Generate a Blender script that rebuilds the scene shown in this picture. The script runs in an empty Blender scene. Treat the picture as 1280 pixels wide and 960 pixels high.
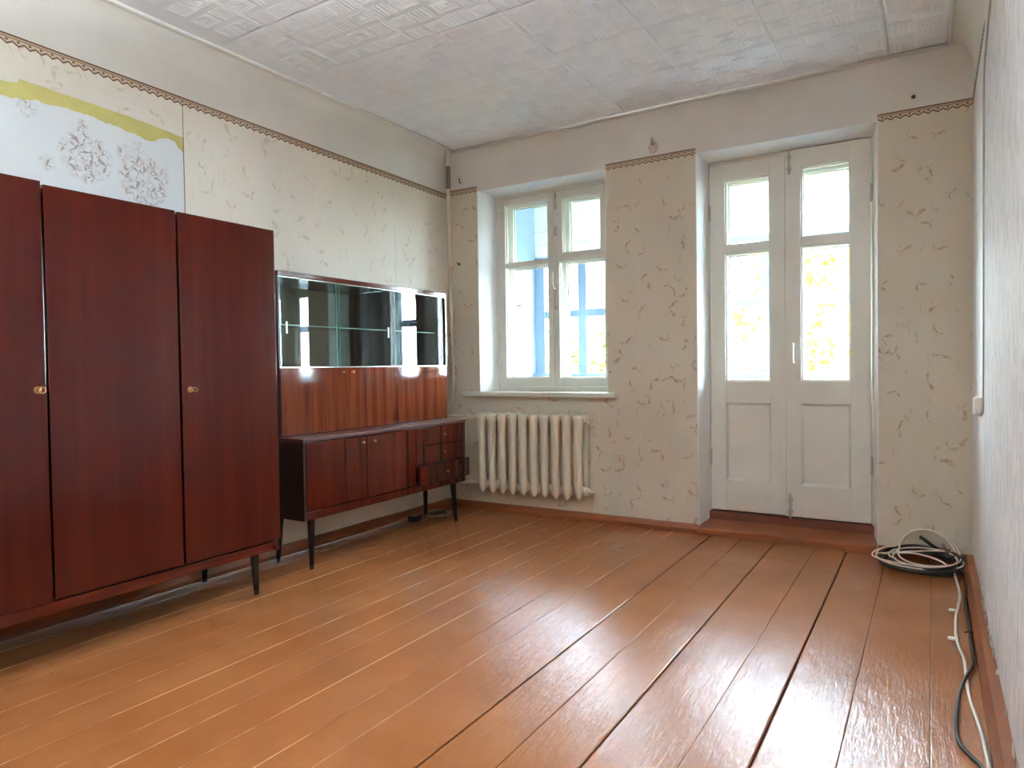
import bpy, bmesh, math, random
from mathutils import Vector, Matrix
random.seed(7)
SC = bpy.context.scene
COL = SC.collection
PI = math.pi

# ------------------------------------------------------------------ camera, world, exposure
CAM_H = 1.0458
cd = bpy.data.cameras.new('camera'); cam = bpy.data.objects.new('camera', cd); COL.objects.link(cam)
cd.sensor_width = 36.0; cd.lens = 861.07 / 1280 * 36.0; cd.clip_start = 0.02; cd.clip_end = 300
yaw, pitch, roll = 0.54811, -0.02423, -0.01467
Fv = Vector((-math.sin(yaw)*math.cos(pitch), math.cos(yaw)*math.cos(pitch), math.sin(pitch)))
Rv = Vector((math.cos(yaw), math.sin(yaw), 0)); Uv = Rv.cross(Fv)
R2 = Rv*math.cos(roll) + Uv*math.sin(roll); U2 = -Rv*math.sin(roll) + Uv*math.cos(roll)
M = Matrix.Identity(4)
for i in range(3):
    M[i][0] = R2[i]; M[i][1] = U2[i]; M[i][2] = -Fv[i]
M[2][3] = CAM_H
cam.matrix_world = M
SC.camera = cam

w = bpy.data.worlds.new('overcast_sky'); SC.world = w; w.use_nodes = True
bg = w.node_tree.nodes['Background']; bg.inputs[0].default_value = (0.84, 1.0, 1.12, 1); bg.inputs[1].default_value = 22.0

def portal(name, loc, sx, sz):
    ld = bpy.data.lights.new(name, 'AREA'); ld.shape = 'RECTANGLE'; ld.size = sx; ld.size_y = sz
    ld.cycles.is_portal = True
    o = bpy.data.objects.new(name, ld); COL.objects.link(o); o.location = loc
    o.rotation_euler = (-PI/2, 0, 0)          # faces -Y, into the room
portal('window_daylight_portal', (-2.355, 4.66, 1.6), 1.0, 1.5)
portal('door_daylight_portal', (-0.75, 4.66, 1.55), 0.98, 1.5)

SC.view_settings.view_transform = 'Standard'; SC.view_settings.look = 'None'
SC.view_settings.gamma = 1.0; SC.view_settings.use_curve_mapping = False
SC.view_settings.exposure = 1.8
cy = SC.cycles
cy.use_denoising = True
cy.max_bounces = 14; cy.diffuse_bounces = 7; cy.glossy_bounces = 6; cy.transmission_bounces = 8; cy.transparent_max_bounces = 24
cy.sample_clamp_indirect = 12.0; cy.caustics_reflective = False; cy.caustics_refractive = False

# ------------------------------------------------------------------ dimensions (metres)
XL, XR, YB, YR, HC = -3.155, 0.177, 4.248, -0.95, 2.676
WX0, WX1, WZ0, WZ1 = -2.872, -1.845, 0.862, 2.350        # window opening
DX0, DX1, DZ1 = -1.245, -0.253, 2.345                     # balcony door opening
YO = 4.62                                                 # outer face of the window wall

# ------------------------------------------------------------------ helpers
def s2l(r, g, b):
    f = lambda c: (c/255/12.92) if c/255 <= 0.04045 else ((c/255+0.055)/1.055)**2.4
    return (f(r), f(g), f(b), 1)

def box(bm, x0, x1, y0, y1, z0, z1, mi=0):
    vs = [bm.verts.new(p) for p in ((x0,y0,z0),(x1,y0,z0),(x1,y1,z0),(x0,y1,z0),(x0,y0,z1),(x1,y0,z1),(x1,y1,z1),(x0,y1,z1))]
    for f in ((0,3,2,1),(4,5,6,7),(0,1,5,4),(1,2,6,5),(2,3,7,6),(3,0,4,7)):
        fc = bm.faces.new([vs[i] for i in f]); fc.material_index = mi
    return vs

def bevel(bm, w, seg=2):
    bmesh.ops.bevel(bm, geom=list(bm.edges), offset=w, segments=seg, profile=0.6, affect='EDGES')

def prism(bm, pts, axis, a0, a1, mi=0):
    """extrude a 2-D outline (counter-clockwise not required) along an axis"""
    def P(p, a):
        return {'x': (a, p[0], p[1]), 'y': (p[0], a, p[1]), 'z': (p[0], p[1], a)}[axis]
    A = [bm.verts.new(P(p, a0)) for p in pts]; B = [bm.verts.new(P(p, a1)) for p in pts]
    n = len(pts); fs = [bm.faces.new(A), bm.faces.new(B[::-1])]
    for i in range(n):
        fs.append(bm.faces.new((A[i], B[i], B[(i+1) % n], A[(i+1) % n])))
    for f in fs: f.material_index = mi
    bmesh.ops.recalc_face_normals(bm, faces=fs)

def lathe(bm, prof, axis='z', c=(0,0,0), seg=16, sx=1.0, sy=1.0, mi=0):
    rings = []
    for r, a in prof:
        ring = []
        for k in range(seg):
            t = 2*PI*k/seg; u = r*math.cos(t)*sx; v = r*math.sin(t)*sy
            p = {'z': (u, v, a), 'x': (a, u, v), 'y': (u, a, v)}[axis]
            ring.append(bm.verts.new((p[0]+c[0], p[1]+c[1], p[2]+c[2])))
        rings.append(ring)
    fs = []
    for i in range(len(rings)-1):
        for k in range(seg):
            fs.append(bm.faces.new((rings[i][k], rings[i][(k+1) % seg], rings[i+1][(k+1) % seg], rings[i+1][k])))
    fs.append(bm.faces.new(rings[0][::-1])); fs.append(bm.faces.new(rings[-1]))
    for f in fs: f.material_index = mi
    bmesh.ops.recalc_face_normals(bm, faces=fs)

def smooth_path(pts, n=6):
    P = [Vector(p) for p in pts]
    if len(P) < 3: return P
    out = []
    for i in range(len(P)-1):
        p0 = P[i-1] if i > 0 else P[i]*2-P[i+1]; p1 = P[i]; p2 = P[i+1]; p3 = P[i+2] if i+2 < len(P) else P[i+1]*2-P[i]
        for k in range(n):
            t = k/n
            out.append(0.5*((2*p1)+(p2-p0)*t+(2*p0-5*p1+4*p2-p3)*t*t+(3*p1-p0-3*p2+p3)*t*t*t))
    out.append(P[-1]); return out

def tube(bm, path, r, seg=8, mi=0):
    path = [Vector(p) for p in path]; n = len(path)
    T = [(path[min(i+1, n-1)]-path[max(i-1, 0)]).normalized() for i in range(n)]
    up = Vector((0,0,1)) if abs(T[0].z) < 0.9 else Vector((1,0,0))
    N = (up - T[0]*up.dot(T[0])).normalized(); rings = []
    for i in range(n):
        N = (N - T[i]*N.dot(T[i])).normalized(); B = T[i].cross(N)
        rr = r[i] if isinstance(r, (list, tuple)) else r
        rings.append([bm.verts.new(path[i]+(N*math.cos(2*PI*k/seg)+B*math.sin(2*PI*k/seg))*rr) for k in range(seg)])
    fs = []
    for i in range(n-1):
        for k in range(seg):
            fs.append(bm.faces.new((rings[i][k], rings[i][(k+1) % seg], rings[i+1][(k+1) % seg], rings[i+1][k])))
    fs.append(bm.faces.new(rings[0][::-1])); fs.append(bm.faces.new(rings[-1]))
    for f in fs: f.material_index = mi
    bmesh.ops.recalc_face_normals(bm, faces=fs)

def sheet(bm, pts, thick, normal, mi=0):
    """thin sheet from a 3-D outline, extruded by thick along normal"""
    nv = Vector(normal)*thick
    A = [bm.verts.new(p) for p in pts]; B = [bm.verts.new(Vector(p)+nv) for p in pts]; n = len(pts)
    fs = [bm.faces.new(A), bm.faces.new(B[::-1])]
    for i in range(n): fs.append(bm.faces.new((A[i], B[i], B[(i+1) % n], A[(i+1) % n])))
    for f in fs: f.material_index = mi
    bmesh.ops.recalc_face_normals(bm, faces=fs)

def setp(o, label=None, cat=None, group=None, kind=None):
    if label: o['label'] = label
    if cat: o['category'] = cat
    if group: o['group'] = group
    if kind: o['kind'] = kind
    return o

def base_of(o):
    """world translation of an object (only translations are used for parents)"""
    v = Vector((0,0,0))
    while o: v += o.location; o = o.parent
    return v

def mk(name, bm, mat, parent=None, smooth=False, label=None, cat=None, group=None, kind=None, ang=None):
    """link the bmesh (world coordinates) as ONE mesh object with its origin at the middle of its base"""
    lo = Vector((1e9,)*3); hi = -lo
    for v in bm.verts:
        for i in range(3): lo[i] = min(lo[i], v.co[i]); hi[i] = max(hi[i], v.co[i])
    c = Vector(((lo.x+hi.x)/2, (lo.y+hi.y)/2, lo.z))
    for v in bm.verts: v.co -= c
    me = bpy.data.meshes.new(name); bm.to_mesh(me); bm.free()
    for m in (mat if isinstance(mat, (list, tuple)) else [mat]): me.materials.append(m)
    if smooth:
        for p in me.polygons: p.use_smooth = True
        if ang: me.set_sharp_from_angle(angle=math.radians(ang))
    o = bpy.data.objects.new(name, me); COL.objects.link(o)
    if parent: o.parent = parent; o.location = c - base_of(parent)
    else: o.location = c
    return setp(o, label, cat, group, kind)

def root(name, loc, label, cat, group=None, kind=None):
    o = bpy.data.objects.new(name, None); COL.objects.link(o); o.location = loc; o.empty_display_size = 0.1
    return setp(o, label, cat, group, kind)

def bxo(name, mat, parent, x0, x1, y0, y1, z0, z1, bev=0.0, **k):
    bm = bmesh.new(); box(bm, x0, x1, y0, y1, z0, z1)
    if bev: bevel(bm, bev)
    return mk(name, bm, mat, parent, **k)

# ------------------------------------------------------------------ materials
class NT:
    def __init__(s, name):
        s.m = bpy.data.materials.new(name); s.m.use_nodes = True; s.t = s.m.node_tree; s.t.nodes.clear()
        s.out = s.n('ShaderNodeOutputMaterial'); s.p = s.n('ShaderNodeBsdfPrincipled'); s.l(s.p.outputs[0], s.out.inputs[0])
    def n(s, typ, **k):
        o = s.t.nodes.new(typ)
        for a, b in k.items(): setattr(o, a, b)
        return o
    def l(s, a, b): s.t.links.new(a, b)
    def val(s, sock, v):
        if hasattr(v, 'is_linked'): s.l(v, sock)
        else: sock.default_value = v
    def math(s, op, a, b=None, c=None, clamp=False):
        o = s.n('ShaderNodeMath', operation=op, use_clamp=clamp); s.val(o.inputs[0], a)
        if b is not None: s.val(o.inputs[1], b)
        if c is not None: s.val(o.inputs[2], c)
        return o.outputs[0]
    def mix(s, f, a, b):
        o = s.n('ShaderNodeMix', data_type='RGBA'); s.val(o.inputs[0], f); s.val(o.inputs[6], a); s.val(o.inputs[7], b); return o.outputs[2]
    def pos(s): return s.n('ShaderNodeNewGeometry').outputs['Position']
    def obj(s): return s.n('ShaderNodeTexCoord').outputs['Object']
    def xyz(s, v):
        o = s.n('ShaderNodeSeparateXYZ'); s.l(v, o.inputs[0]); return o.outputs
    def comb(s, x, y, z=0.0):
        o = s.n('ShaderNodeCombineXYZ'); s.val(o.inputs[0], x); s.val(o.inputs[1], y); s.val(o.inputs[2], z); return o.outputs[0]
    def scale(s, v, sc):
        o = s.n('ShaderNodeVectorMath', operation='MULTIPLY'); s.l(v, o.inputs[0]); o.inputs[1].default_value = sc; return o.outputs[0]
    def noise(s, v, sc, det=3, rough=0.5, dist=0.0):
        o = s.n('ShaderNodeTexNoise'); s.l(v, o.inputs['Vector']); o.inputs['Scale'].default_value = sc
        o.inputs['Detail'].default_value = det; o.inputs['Roughness'].default_value = rough; o.inputs['Distortion'].default_value = dist
        return o.outputs[0]
    def ramp(s, f, a, b, lo=(0,0,0,1), hi=(1,1,1,1)):
        o = s.n('ShaderNodeValToRGB'); s.l(f, o.inputs[0]); e = o.color_ramp.elements
        e[0].position = a; e[1].position = b; e[0].color = lo; e[1].color = hi; return o.outputs[0]
    def bump(s, h, st, dist=0.01):
        o = s.n('ShaderNodeBump'); s.l(h, o.inputs['Height']); o.inputs['Strength'].default_value = st; o.inputs['Distance'].default_value = dist
        s.l(o.outputs[0], s.p.inputs['Normal'])
    def set(s, col=None, rough=None, spec=None, metal=None):
        if col is not None: s.val(s.p.inputs['Base Color'], col)
        if rough is not None: s.val(s.p.inputs['Roughness'], rough)
        if spec is not None: s.val(s.p.inputs['Specular IOR Level'], spec)
        if metal is not None: s.val(s.p.inputs['Metallic'], metal)

def paint(name, rgb, rough=0.5, var=0.06, sc=6.0, bump=0.0, bsc=60.0, spec=0.5):
    t = NT(name); v = t.pos(); n = t.noise(v, sc, 4)
    c = s2l(*rgb); d = tuple(x*(1-var*2.2) for x in c[:3])+(1,)
    t.set(t.mix(t.ramp(n, 0.35, 0.7), d, c), rough, spec)
    if bump: t.bump(t.noise(v, bsc, 4), bump, 0.004)
    return t.m

def plain(name, rgb, rough=0.5, metal=0.0, spec=0.5):
    t = NT(name); t.set(s2l(*rgb), rough, spec, metal)
    t.bump(t.noise(t.obj(), 90, 2), 0.03, 0.001); return t.m

def sprig(t, uv, scale, R, rmin, sharp=0.012, keep=0.25, fat=0.9):
    """mask of small three-leaved sprigs, one in each cell"""
    vo = t.n('ShaderNodeTexVoronoi', voronoi_dimensions='2D'); t.l(uv, vo.inputs['Vector']); vo.inputs['Scale'].default_value = scale; vo.inputs['Randomness'].default_value = 0.75
    sub = t.n('ShaderNodeVectorMath', operation='SUBTRACT'); t.l(uv, sub.inputs[0]); t.l(vo.outputs['Position'], sub.inputs[1])
    cs = t.n('ShaderNodeSeparateColor'); t.l(vo.outputs['Color'], cs.inputs[0])
    rot = t.n('ShaderNodeVectorRotate', rotation_type='Z_AXIS'); t.l(sub.outputs[0], rot.inputs['Vector'])
    t.l(t.math('MULTIPLY_ADD', cs.outputs[0], 3.6, -1.8), rot.inputs['Angle'])
    x, y, z = t.xyz(rot.outputs[0])
    th = t.math('ARCTAN2', x, y)
    ln = t.n('ShaderNodeVectorMath', operation='LENGTH'); t.l(rot.outputs[0], ln.inputs[0]); r = ln.outputs['Value']
    asym = t.math('MULTIPLY_ADD', t.math('SINE', t.math('MULTIPLY_ADD', cs.outputs[2], 9.0, th)), 0.38, 0.62)
    lobes = t.math('MULTIPLY', t.math('POWER', t.math('MAXIMUM', t.math('COSINE', t.math('MULTIPLY_ADD', t.math('SINE', t.math('MULTIPLY', r, 60.0)), 0.5, t.math('MULTIPLY', th, 3.4))), 0.0), fat), asym)
    half = t.math('LESS_THAN', t.math('ABSOLUTE', th), 2.2)
    size = t.math('MULTIPLY_ADD', cs.outputs[1], R-rmin, rmin)
    lim = t.math('MULTIPLY', t.math('MULTIPLY', lobes, half), size)
    m = t.math('DIVIDE', t.math('SUBTRACT', lim, r), sharp, clamp=True)
    return t.math('MULTIPLY', m, t.math('GREATER_THAN', cs.outputs[2], keep)), cs.outputs[2]

def wallpaper(name, axis, base, dark, leaf, leafmix):
    t = NT(name); P = t.pos(); x, y, z = t.xyz(P); u = x if axis == 'x' else y
    uv = t.comb(u, z)
    nz = t.n('ShaderNodeTexNoise'); t.l(uv, nz.inputs['Vector']); nz.inputs['Scale'].default_value = 14; nz.inputs['Detail'].default_value = 2
    mv = t.n('ShaderNodeVectorMath', operation='MULTIPLY_ADD'); t.l(nz.outputs['Color'], mv.inputs[0]); mv.inputs[1].default_value = (0.045, 0.045, 0); t.l(uv, mv.inputs[2])
    wuv = mv.outputs[0]
    stre = t.noise(t.comb(t.math('MULTIPLY', u, 120.0), t.math('MULTIPLY', z, 7.0)), 1.0, 3, 0.6, 0.6)
    big = t.noise(uv, 1.6, 4)
    m1, r1 = sprig(t, wuv, 6.8, 0.088, 0.052, 0.016)
    m2, r2 = sprig(t, t.scale(wuv, (1.0, 0.55, 1)), 11.0, 0.040, 0.022, 0.010, 0.5)
    c = t.mix(t.ramp(big, 0.3, 0.75), s2l(*dark), s2l(*base))
    c = t.mix(t.math('MULTIPLY', t.ramp(stre, 0.42, 0.75), 0.3), c, s2l(*dark))
    brk = t.ramp(t.noise(uv, 60, 3), 0.3, 0.6)
    c = t.mix(t.math('MULTIPLY', t.math('MULTIPLY', m1, brk), leafmix), c, s2l(*leaf))
    c = t.mix(t.math('MULTIPLY', t.math('MULTIPLY', m2, brk), leafmix*0.7), c, s2l(*leaf))
    t.set(c, 0.62, 0.3)
    h = t.math('MULTIPLY_ADD', m1, 0.35, stre)
    t.bump(h, 0.5, 0.003)
    return t.m

def wood(name, c0, c1, c2, rough=0.09, band=26.0, axis='z', coat=0.0, seed=0.0):
    """lacquered veneer, grain along the axis"""
    t = NT(name); P = t.pos()
    st = {'z': (1, 1, 0.035), 'y': (1, 0.035, 1)}[axis]
    q = t.scale(P, st)
    a = t.noise(q, band, 4, 0.55, 0.3); b = t.noise(q, band*5, 3, 0.6); g = t.noise(P, 2.0, 2)
    c = t.mix(t.ramp(a, 0.32, 0.68), s2l(*c0), s2l(*c1))
    c = t.mix(t.math('MULTIPLY', t.ramp(b, 0.42, 0.7), 0.5), c, s2l(*c2))
    t.set(c, t.math('MULTIPLY_ADD', g, 0.06, rough-0.03), 0.5)
    t.p.inputs['Coat Weight'].default_value = coat; t.p.inputs['Coat Roughness'].default_value = 0.04
    t.bump(t.noise(P, 3.5, 2), 0.06, 0.02)
    return t.m

M_plaster = paint('plaster_upper', (234, 231, 224), 0.75, 0.05, 2.2, 0.12, 30)
M_reveal = paint('reveal_white_paint', (236, 236, 234), 0.55, 0.03, 3, 0.10, 25)
M_white = paint('white_oil_paint', (226, 224, 212), 0.32, 0.03, 5, 0.10, 45)
M_whitetrim = paint('white_moulding', (238, 235, 230), 0.5, 0.03, 8)
M_paper_shaded = wallpaper('beige_sprig_wallpaper_shaded', 'x', (221, 211, 192), (209, 198, 178), (172, 130, 90), 0.75)  # same paper as the left wall, window wall's dimmer light put into its colours
M_paper_lit = wallpaper('beige_sprig_wallpaper_lit', 'y', (240, 234, 222), (229, 221, 207), (176, 146, 120), 0.42)  # paler copy of that paper, the light on the left wall coloured in
M_cream = paint('cream_radiator_enamel', (232, 224, 202), 0.35, 0.04, 9, 0.05, 60)
M_pipe = paint('cream_pipe_paint', (236, 224, 202), 0.42, 0.06, 12, 0.06, 60)
M_pipedark = paint('bare_pipe', (140, 126, 108), 0.6, 0.1, 20)
M_board = paint('baseboard_brown_paint', (150, 84, 46), 0.32, 0.12, 7, 0.12, 40)
M_chrome = plain('chrome', (205, 200, 190), 0.2, 1.0)
M_brass = plain('aged_brass', (168, 132, 92), 0.3, 1.0)
M_darkmetal = plain('dark_iron', (70, 64, 58), 0.45, 0.8)
M_greymetal = plain('grey_painted_metal', (186, 182, 176), 0.4, 0.1)
M_blackplastic = plain('black_cable_sheath', (38, 33, 32), 0.4)
M_whiteplastic = plain('white_plastic', (236, 230, 222), 0.35)
M_cable = plain('cream_cable_sheath', (232, 216, 200), 0.4)
M_yellow = paint('yellow_old_paint', (205, 196, 118), 0.7, 0.06, 9)
M_brown = plain('border_brown_print', (112, 76, 48), 0.65)
M_band = plain('border_tan_print', (208, 188, 162), 0.65)
M_rough = paint('bare_plaster_crumbs', (214, 202, 188), 0.85, 0.1, 40, 0.3, 60)
M_dark = plain('dark_interior_wood', (30, 14, 12), 0.35)
M_leg = plain('black_lacquer', (20, 13, 13), 0.18)
M_wardrobe = wood('mahogany_lacquer_wardrobe', (62, 13, 8), (76, 22, 12), (50, 9, 6), 0.13, 7)
M_sideboard = wood('mahogany_lacquer_sideboard', (64, 14, 8), (92, 29, 15), (48, 9, 6), 0.12, 22)
M_hutch = wood('striped_veneer_hutch', (84, 29, 15), (130, 61, 32), (62, 17, 9), 0.07, 22)
M_redrail = wood('mahogany_rail', (78, 22, 13), (96, 33, 20), (60, 15, 9), 0.15, 12, 'y')
M_topwood = wood('mahogany_top', (78, 34, 28), (94, 44, 36), (64, 26, 22), 0.40, 12, 'y')
M_sidedark = wood('dark_side_panel', (34, 13, 10), (42, 18, 13), (26, 10, 8), 0.3, 12)

def textured_right():
    t = NT('white_relief_wallpaper'); x, y, z = t.xyz(t.pos())
    v = t.comb(t.math('MULTIPLY', y, 38.0), t.math('MULTIPLY', z, 9.0))
    a = t.noise(v, 1.0, 4, 0.6, 1.2)
    t.set(t.mix(t.ramp(a, 0.35, 0.60), s2l(206, 204, 204), s2l(236, 234, 232)), 0.6, 0.3)
    t.bump(a, 0.9, 0.010); return t.m
M_paper_right = textured_right()

def floral():
    t = NT('old_floral_wallpaper'); x, y, z = t.xyz(t.pos()); uv = t.comb(y, z)
    nz = t.n('ShaderNodeTexNoise'); t.l(uv, nz.inputs['Vector']); nz.inputs['Scale'].default_value = 30
    mv = t.n('ShaderNodeVectorMath', operation='MULTIPLY_ADD'); t.l(nz.outputs['Color'], mv.inputs[0]); mv.inputs[1].default_value = (0.012, 0.012, 0); t.l(uv, mv.inputs[2])
    m1, _ = sprig(t, mv.outputs[0], 17, 0.060, 0.036, 0.008, 0.0, 0.8)
    m2, _ = sprig(t, t.scale(mv.outputs[0], (1.1, 1.0, 1)), 27, 0.036, 0.020, 0.006, 0.1, 0.7)
    blob = None
    for (a, b, r) in ((1.625, 1.99, 0.12), (1.885, 1.945, 0.13), (1.80, 2.05, 0.05), (1.60, 2.115, 0.045), (1.40, 2.13, 0.045), (1.86, 2.09, 0.04), (1.985, 2.02, 0.035), (1.47, 1.93, 0.04), (1.2, 2.0, 0.1), (0.9, 1.98, 0.1), (0.6, 2.02, 0.1)):
        d = t.n('ShaderNodeVectorMath', operation='DISTANCE'); t.l(uv, d.inputs[0]); d.inputs[1].default_value = (a, b, 0)
        k = t.math('DIVIDE', t.math('SUBTRACT', r, d.outputs['Value']), 0.03, clamp=True)
        blob = k if blob is None else t.math('MAXIMUM', blob, k)
    c = t.mix(t.math('MULTIPLY', t.math('MULTIPLY', blob, t.ramp(t.noise(uv, 40, 2), 0.4, 0.6)), 0.35), s2l(226, 229, 231), s2l(196, 176, 170))
    c = t.mix(t.math('MULTIPLY', t.math('MULTIPLY', m1, blob), 0.75), c, s2l(150, 132, 124))
    c = t.mix(t.math('MULTIPLY', t.math('MULTIPLY', m2, blob), 0.7), c, s2l(172, 140, 132))
    t.set(c, 0.6, 0.3); return t.m
M_floral = floral()

def tile_mat():
    t = NT('ceiling_tile_polystyrene'); P = t.pos(); big = t.noise(P, 0.9, 2)
    t.set(t.mix(big, s2l(234, 238, 243), s2l(243, 246, 250)), 0.55, 0.35)
    t.bump(t.noise(P, 120, 2), 0.08, 0.002); return t.m
M_tile = tile_mat()

def floor_mat():
    t = NT('brown_floor_paint'); P = t.pos(); oi = t.n('ShaderNodeObjectInfo').outputs['Random']
    q = t.scale(P, (1, 0.12, 1))
    f = t.noise(q, 70, 4, 0.65, 0.8); g = t.noise(P, 3.0, 4); s = t.noise(t.scale(P, (1, 0.3, 1)), 22, 5, 0.7, 1.5); ww = t.noise(P, 1.3, 4, 0.6)
    c = t.mix(t.ramp(g, 0.3, 0.72), s2l(152, 91, 49), s2l(169, 109, 66))
    c = t.mix(t.math('MULTIPLY', oi, 0.25), c, s2l(150, 84, 43))
    sc = t.noise(t.scale(P, (1, 0.10, 1)), 130, 5, 0.75, 0.6)
    c = t.mix(t.math('MULTIPLY', t.ramp(sc, 0.62, 0.80), 0.30), c, s2l(206, 158, 124))
    r = t.math('MULTIPLY_ADD', t.ramp(ww, 0.25, 0.75), 0.05, 0.16)
    r = t.math('MULTIPLY_ADD', t.ramp(t.noise(t.scale(P, (1, 0.3, 1)), 9, 3), 0.2, 0.9), 0.04, r)
    t.set(c, r, 0.5)
    h = t.math('MULTIPLY_ADD', t.noise(t.scale(P, (1, 0.45, 1)), 16, 4, 0.6), 1.6, t.math('MULTIPLY_ADD', sc, 0.4, f))
    t.bump(h, 0.55, 0.0036); return t.m
M_floor = floor_mat()
def worn():
    t = NT('worn_board_edge'); P = t.pos(); n = t.noise(t.scale(P, (1, 0.5, 1)), 5.0, 4, 0.65)
    t.set(t.mix(t.ramp(n, 0.42, 0.56), s2l(150, 88, 48), s2l(202, 148, 106)), 0.4); return t.m
M_worn = worn()

def glass_mat(name, tint=(1,1,1,1), ior=1.45):
    m = bpy.data.materials.new(name); m.use_nodes = True; t = m.node_tree; t.nodes.clear()
    o = t.nodes.new('ShaderNodeOutputMaterial'); mx = t.nodes.new('ShaderNodeMixShader'); fr = t.nodes.new('ShaderNodeFresnel'); fr.inputs[0].default_value = ior
    tr = t.nodes.new('ShaderNodeBsdfTransparent'); tr.inputs[0].default_value = tint
    gl = t.nodes.new('ShaderNodeBsdfGlossy'); gl.inputs['Roughness'].default_value = 0.0
    ge = t.nodes.new('ShaderNodeNewGeometry'); mu = t.nodes.new('ShaderNodeMath'); mu.operation = 'MULTIPLY_ADD'; mu.inputs[1].default_value = -1.0
    t.links.new(ge.outputs['Backfacing'], mu.inputs[0]); mu.inputs[2].default_value = 1.0
    m2 = t.nodes.new('ShaderNodeMath'); m2.operation = 'MULTIPLY'; t.links.new(fr.outputs[0], m2.inputs[0]); t.links.new(mu.outputs[0], m2.inputs[1])   # each sheet reflects once, at its front face
    t.links.new(m2.outputs[0], mx.inputs[0]); t.links.new(tr.outputs[0], mx.inputs[1]); t.links.new(gl.outputs[0], mx.inputs[2]); t.links.new(mx.outputs[0], o.inputs[0])
    return m
M_glass = glass_mat('window_glass', (0.98, 0.99, 0.99, 1), 1.35)
M_hutchglass = glass_mat('display_glass', (0.86, 0.90, 0.89, 1), 1.6)
def mirror():
    t = NT('dim_mirror_back'); t.set((0.30, 0.33, 0.33, 1), 0.02, 0.5, 1.0); return t.m
M_mirror = mirror()
M_glassedge = plain('green_glass_edge', (120, 170, 150), 0.2)

# ------------------------------------------------------------------ room shell
def cove(x_wall, x_ceil, z0):
    """points of a concave quarter curve from wall to ceiling"""
    pts = []
    for k in range(9):
        a = PI/2*k/8
        pts.append((x_ceil + (x_wall-x_ceil)*math.cos(a)**1.0 if False else x_wall + (x_ceil-x_wall)*(1-math.cos(a)), z0 + (HC+0.004-z0)*math.sin(a)))
    return pts
XCL, XCR = -3.062, 0.072     # where the ceiling tiles begin and end
bm = bmesh.new(); prism(bm, [(-3.42, 0), (XL, 0)] + cove(XL, XCL, 2.55) + [(XCL, 2.80), (-3.42, 2.80)], 'y', YR-0.2, YB)
wall_left = mk('wall_left', bm, M_plaster, kind='structure', label='long left wall, plaster above a papered field', cat='wall')
bm = bmesh.new(); prism(bm, [(0.42, 0), (XR, 0)] + cove(XR, XCR, 2.53) + [(XCR, 2.80), (0.42, 2.80)], 'y', YR-0.2, YB)
wall_right = mk('wall_right', bm, M_plaster, kind='structure', label='right wall next to the camera with white relief paper', cat='wall')
bm = bmesh.new()
T, B0, X0, X1 = 2.80, -0.20, -3.42, 0.42
box(bm, X0, WX0, YB, YO, B0, T); box(bm, WX1, DX0, YB, YO, B0, T); box(bm, DX1, X1, YB, YO, B0, T)
box(bm, WX0, WX1, YB, YO, B0, WZ0); box(bm, WX0, WX1, YB, YO, WZ1, T); box(bm, DX0, DX1, YB, YO, DZ1, T); box(bm, DX0, DX1, YB, YO, B0, 0.0)
wall_back = mk('wall_back', bm, M_plaster, kind='structure', label='window wall with a window opening and a balcony door opening', cat='wall')
bm = bmesh.new(); box(bm, -3.42, 0.42, YR-0.2, YR, 0, 2.8)
mk('wall_rear', bm, M_paper_shaded, kind='structure', label='papered wall behind the camera', cat='wall')
# splayed white reveals (children of the window wall)
def reveals(x0, x1, z0, z1, y1, dx, dz):
    bm = bmesh.new(); y0 = YB-0.0015
    prism(bm, [(x0-0.001, y0), (x0+0.003, y0), (x0+dx, y1), (x0-0.001, y1)], 'z', z0, z1); mk('reveal', bm, M_reveal, wall_back)
    bm = bmesh.new(); prism(bm, [(x1+0.001, y0), (x1-0.003, y0), (x1-dx, y1), (x1+0.001, y1)], 'z', z0, z1); mk('reveal', bm, M_reveal, wall_back)
    bm = bmesh.new(); prism(bm, [(y0, z1+0.001), (y0, z1-0.003), (y1, z1-dz), (y1, z1+0.001)], 'x', x0, x1); mk('reveal', bm, M_reveal, wall_back)
reveals(WX0, WX1, WZ0, WZ1, 4.43, 0.05, 0.015)
reveals(DX0, DX1, 0.0, DZ1, 4.41, 0.032, 0.03)

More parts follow.
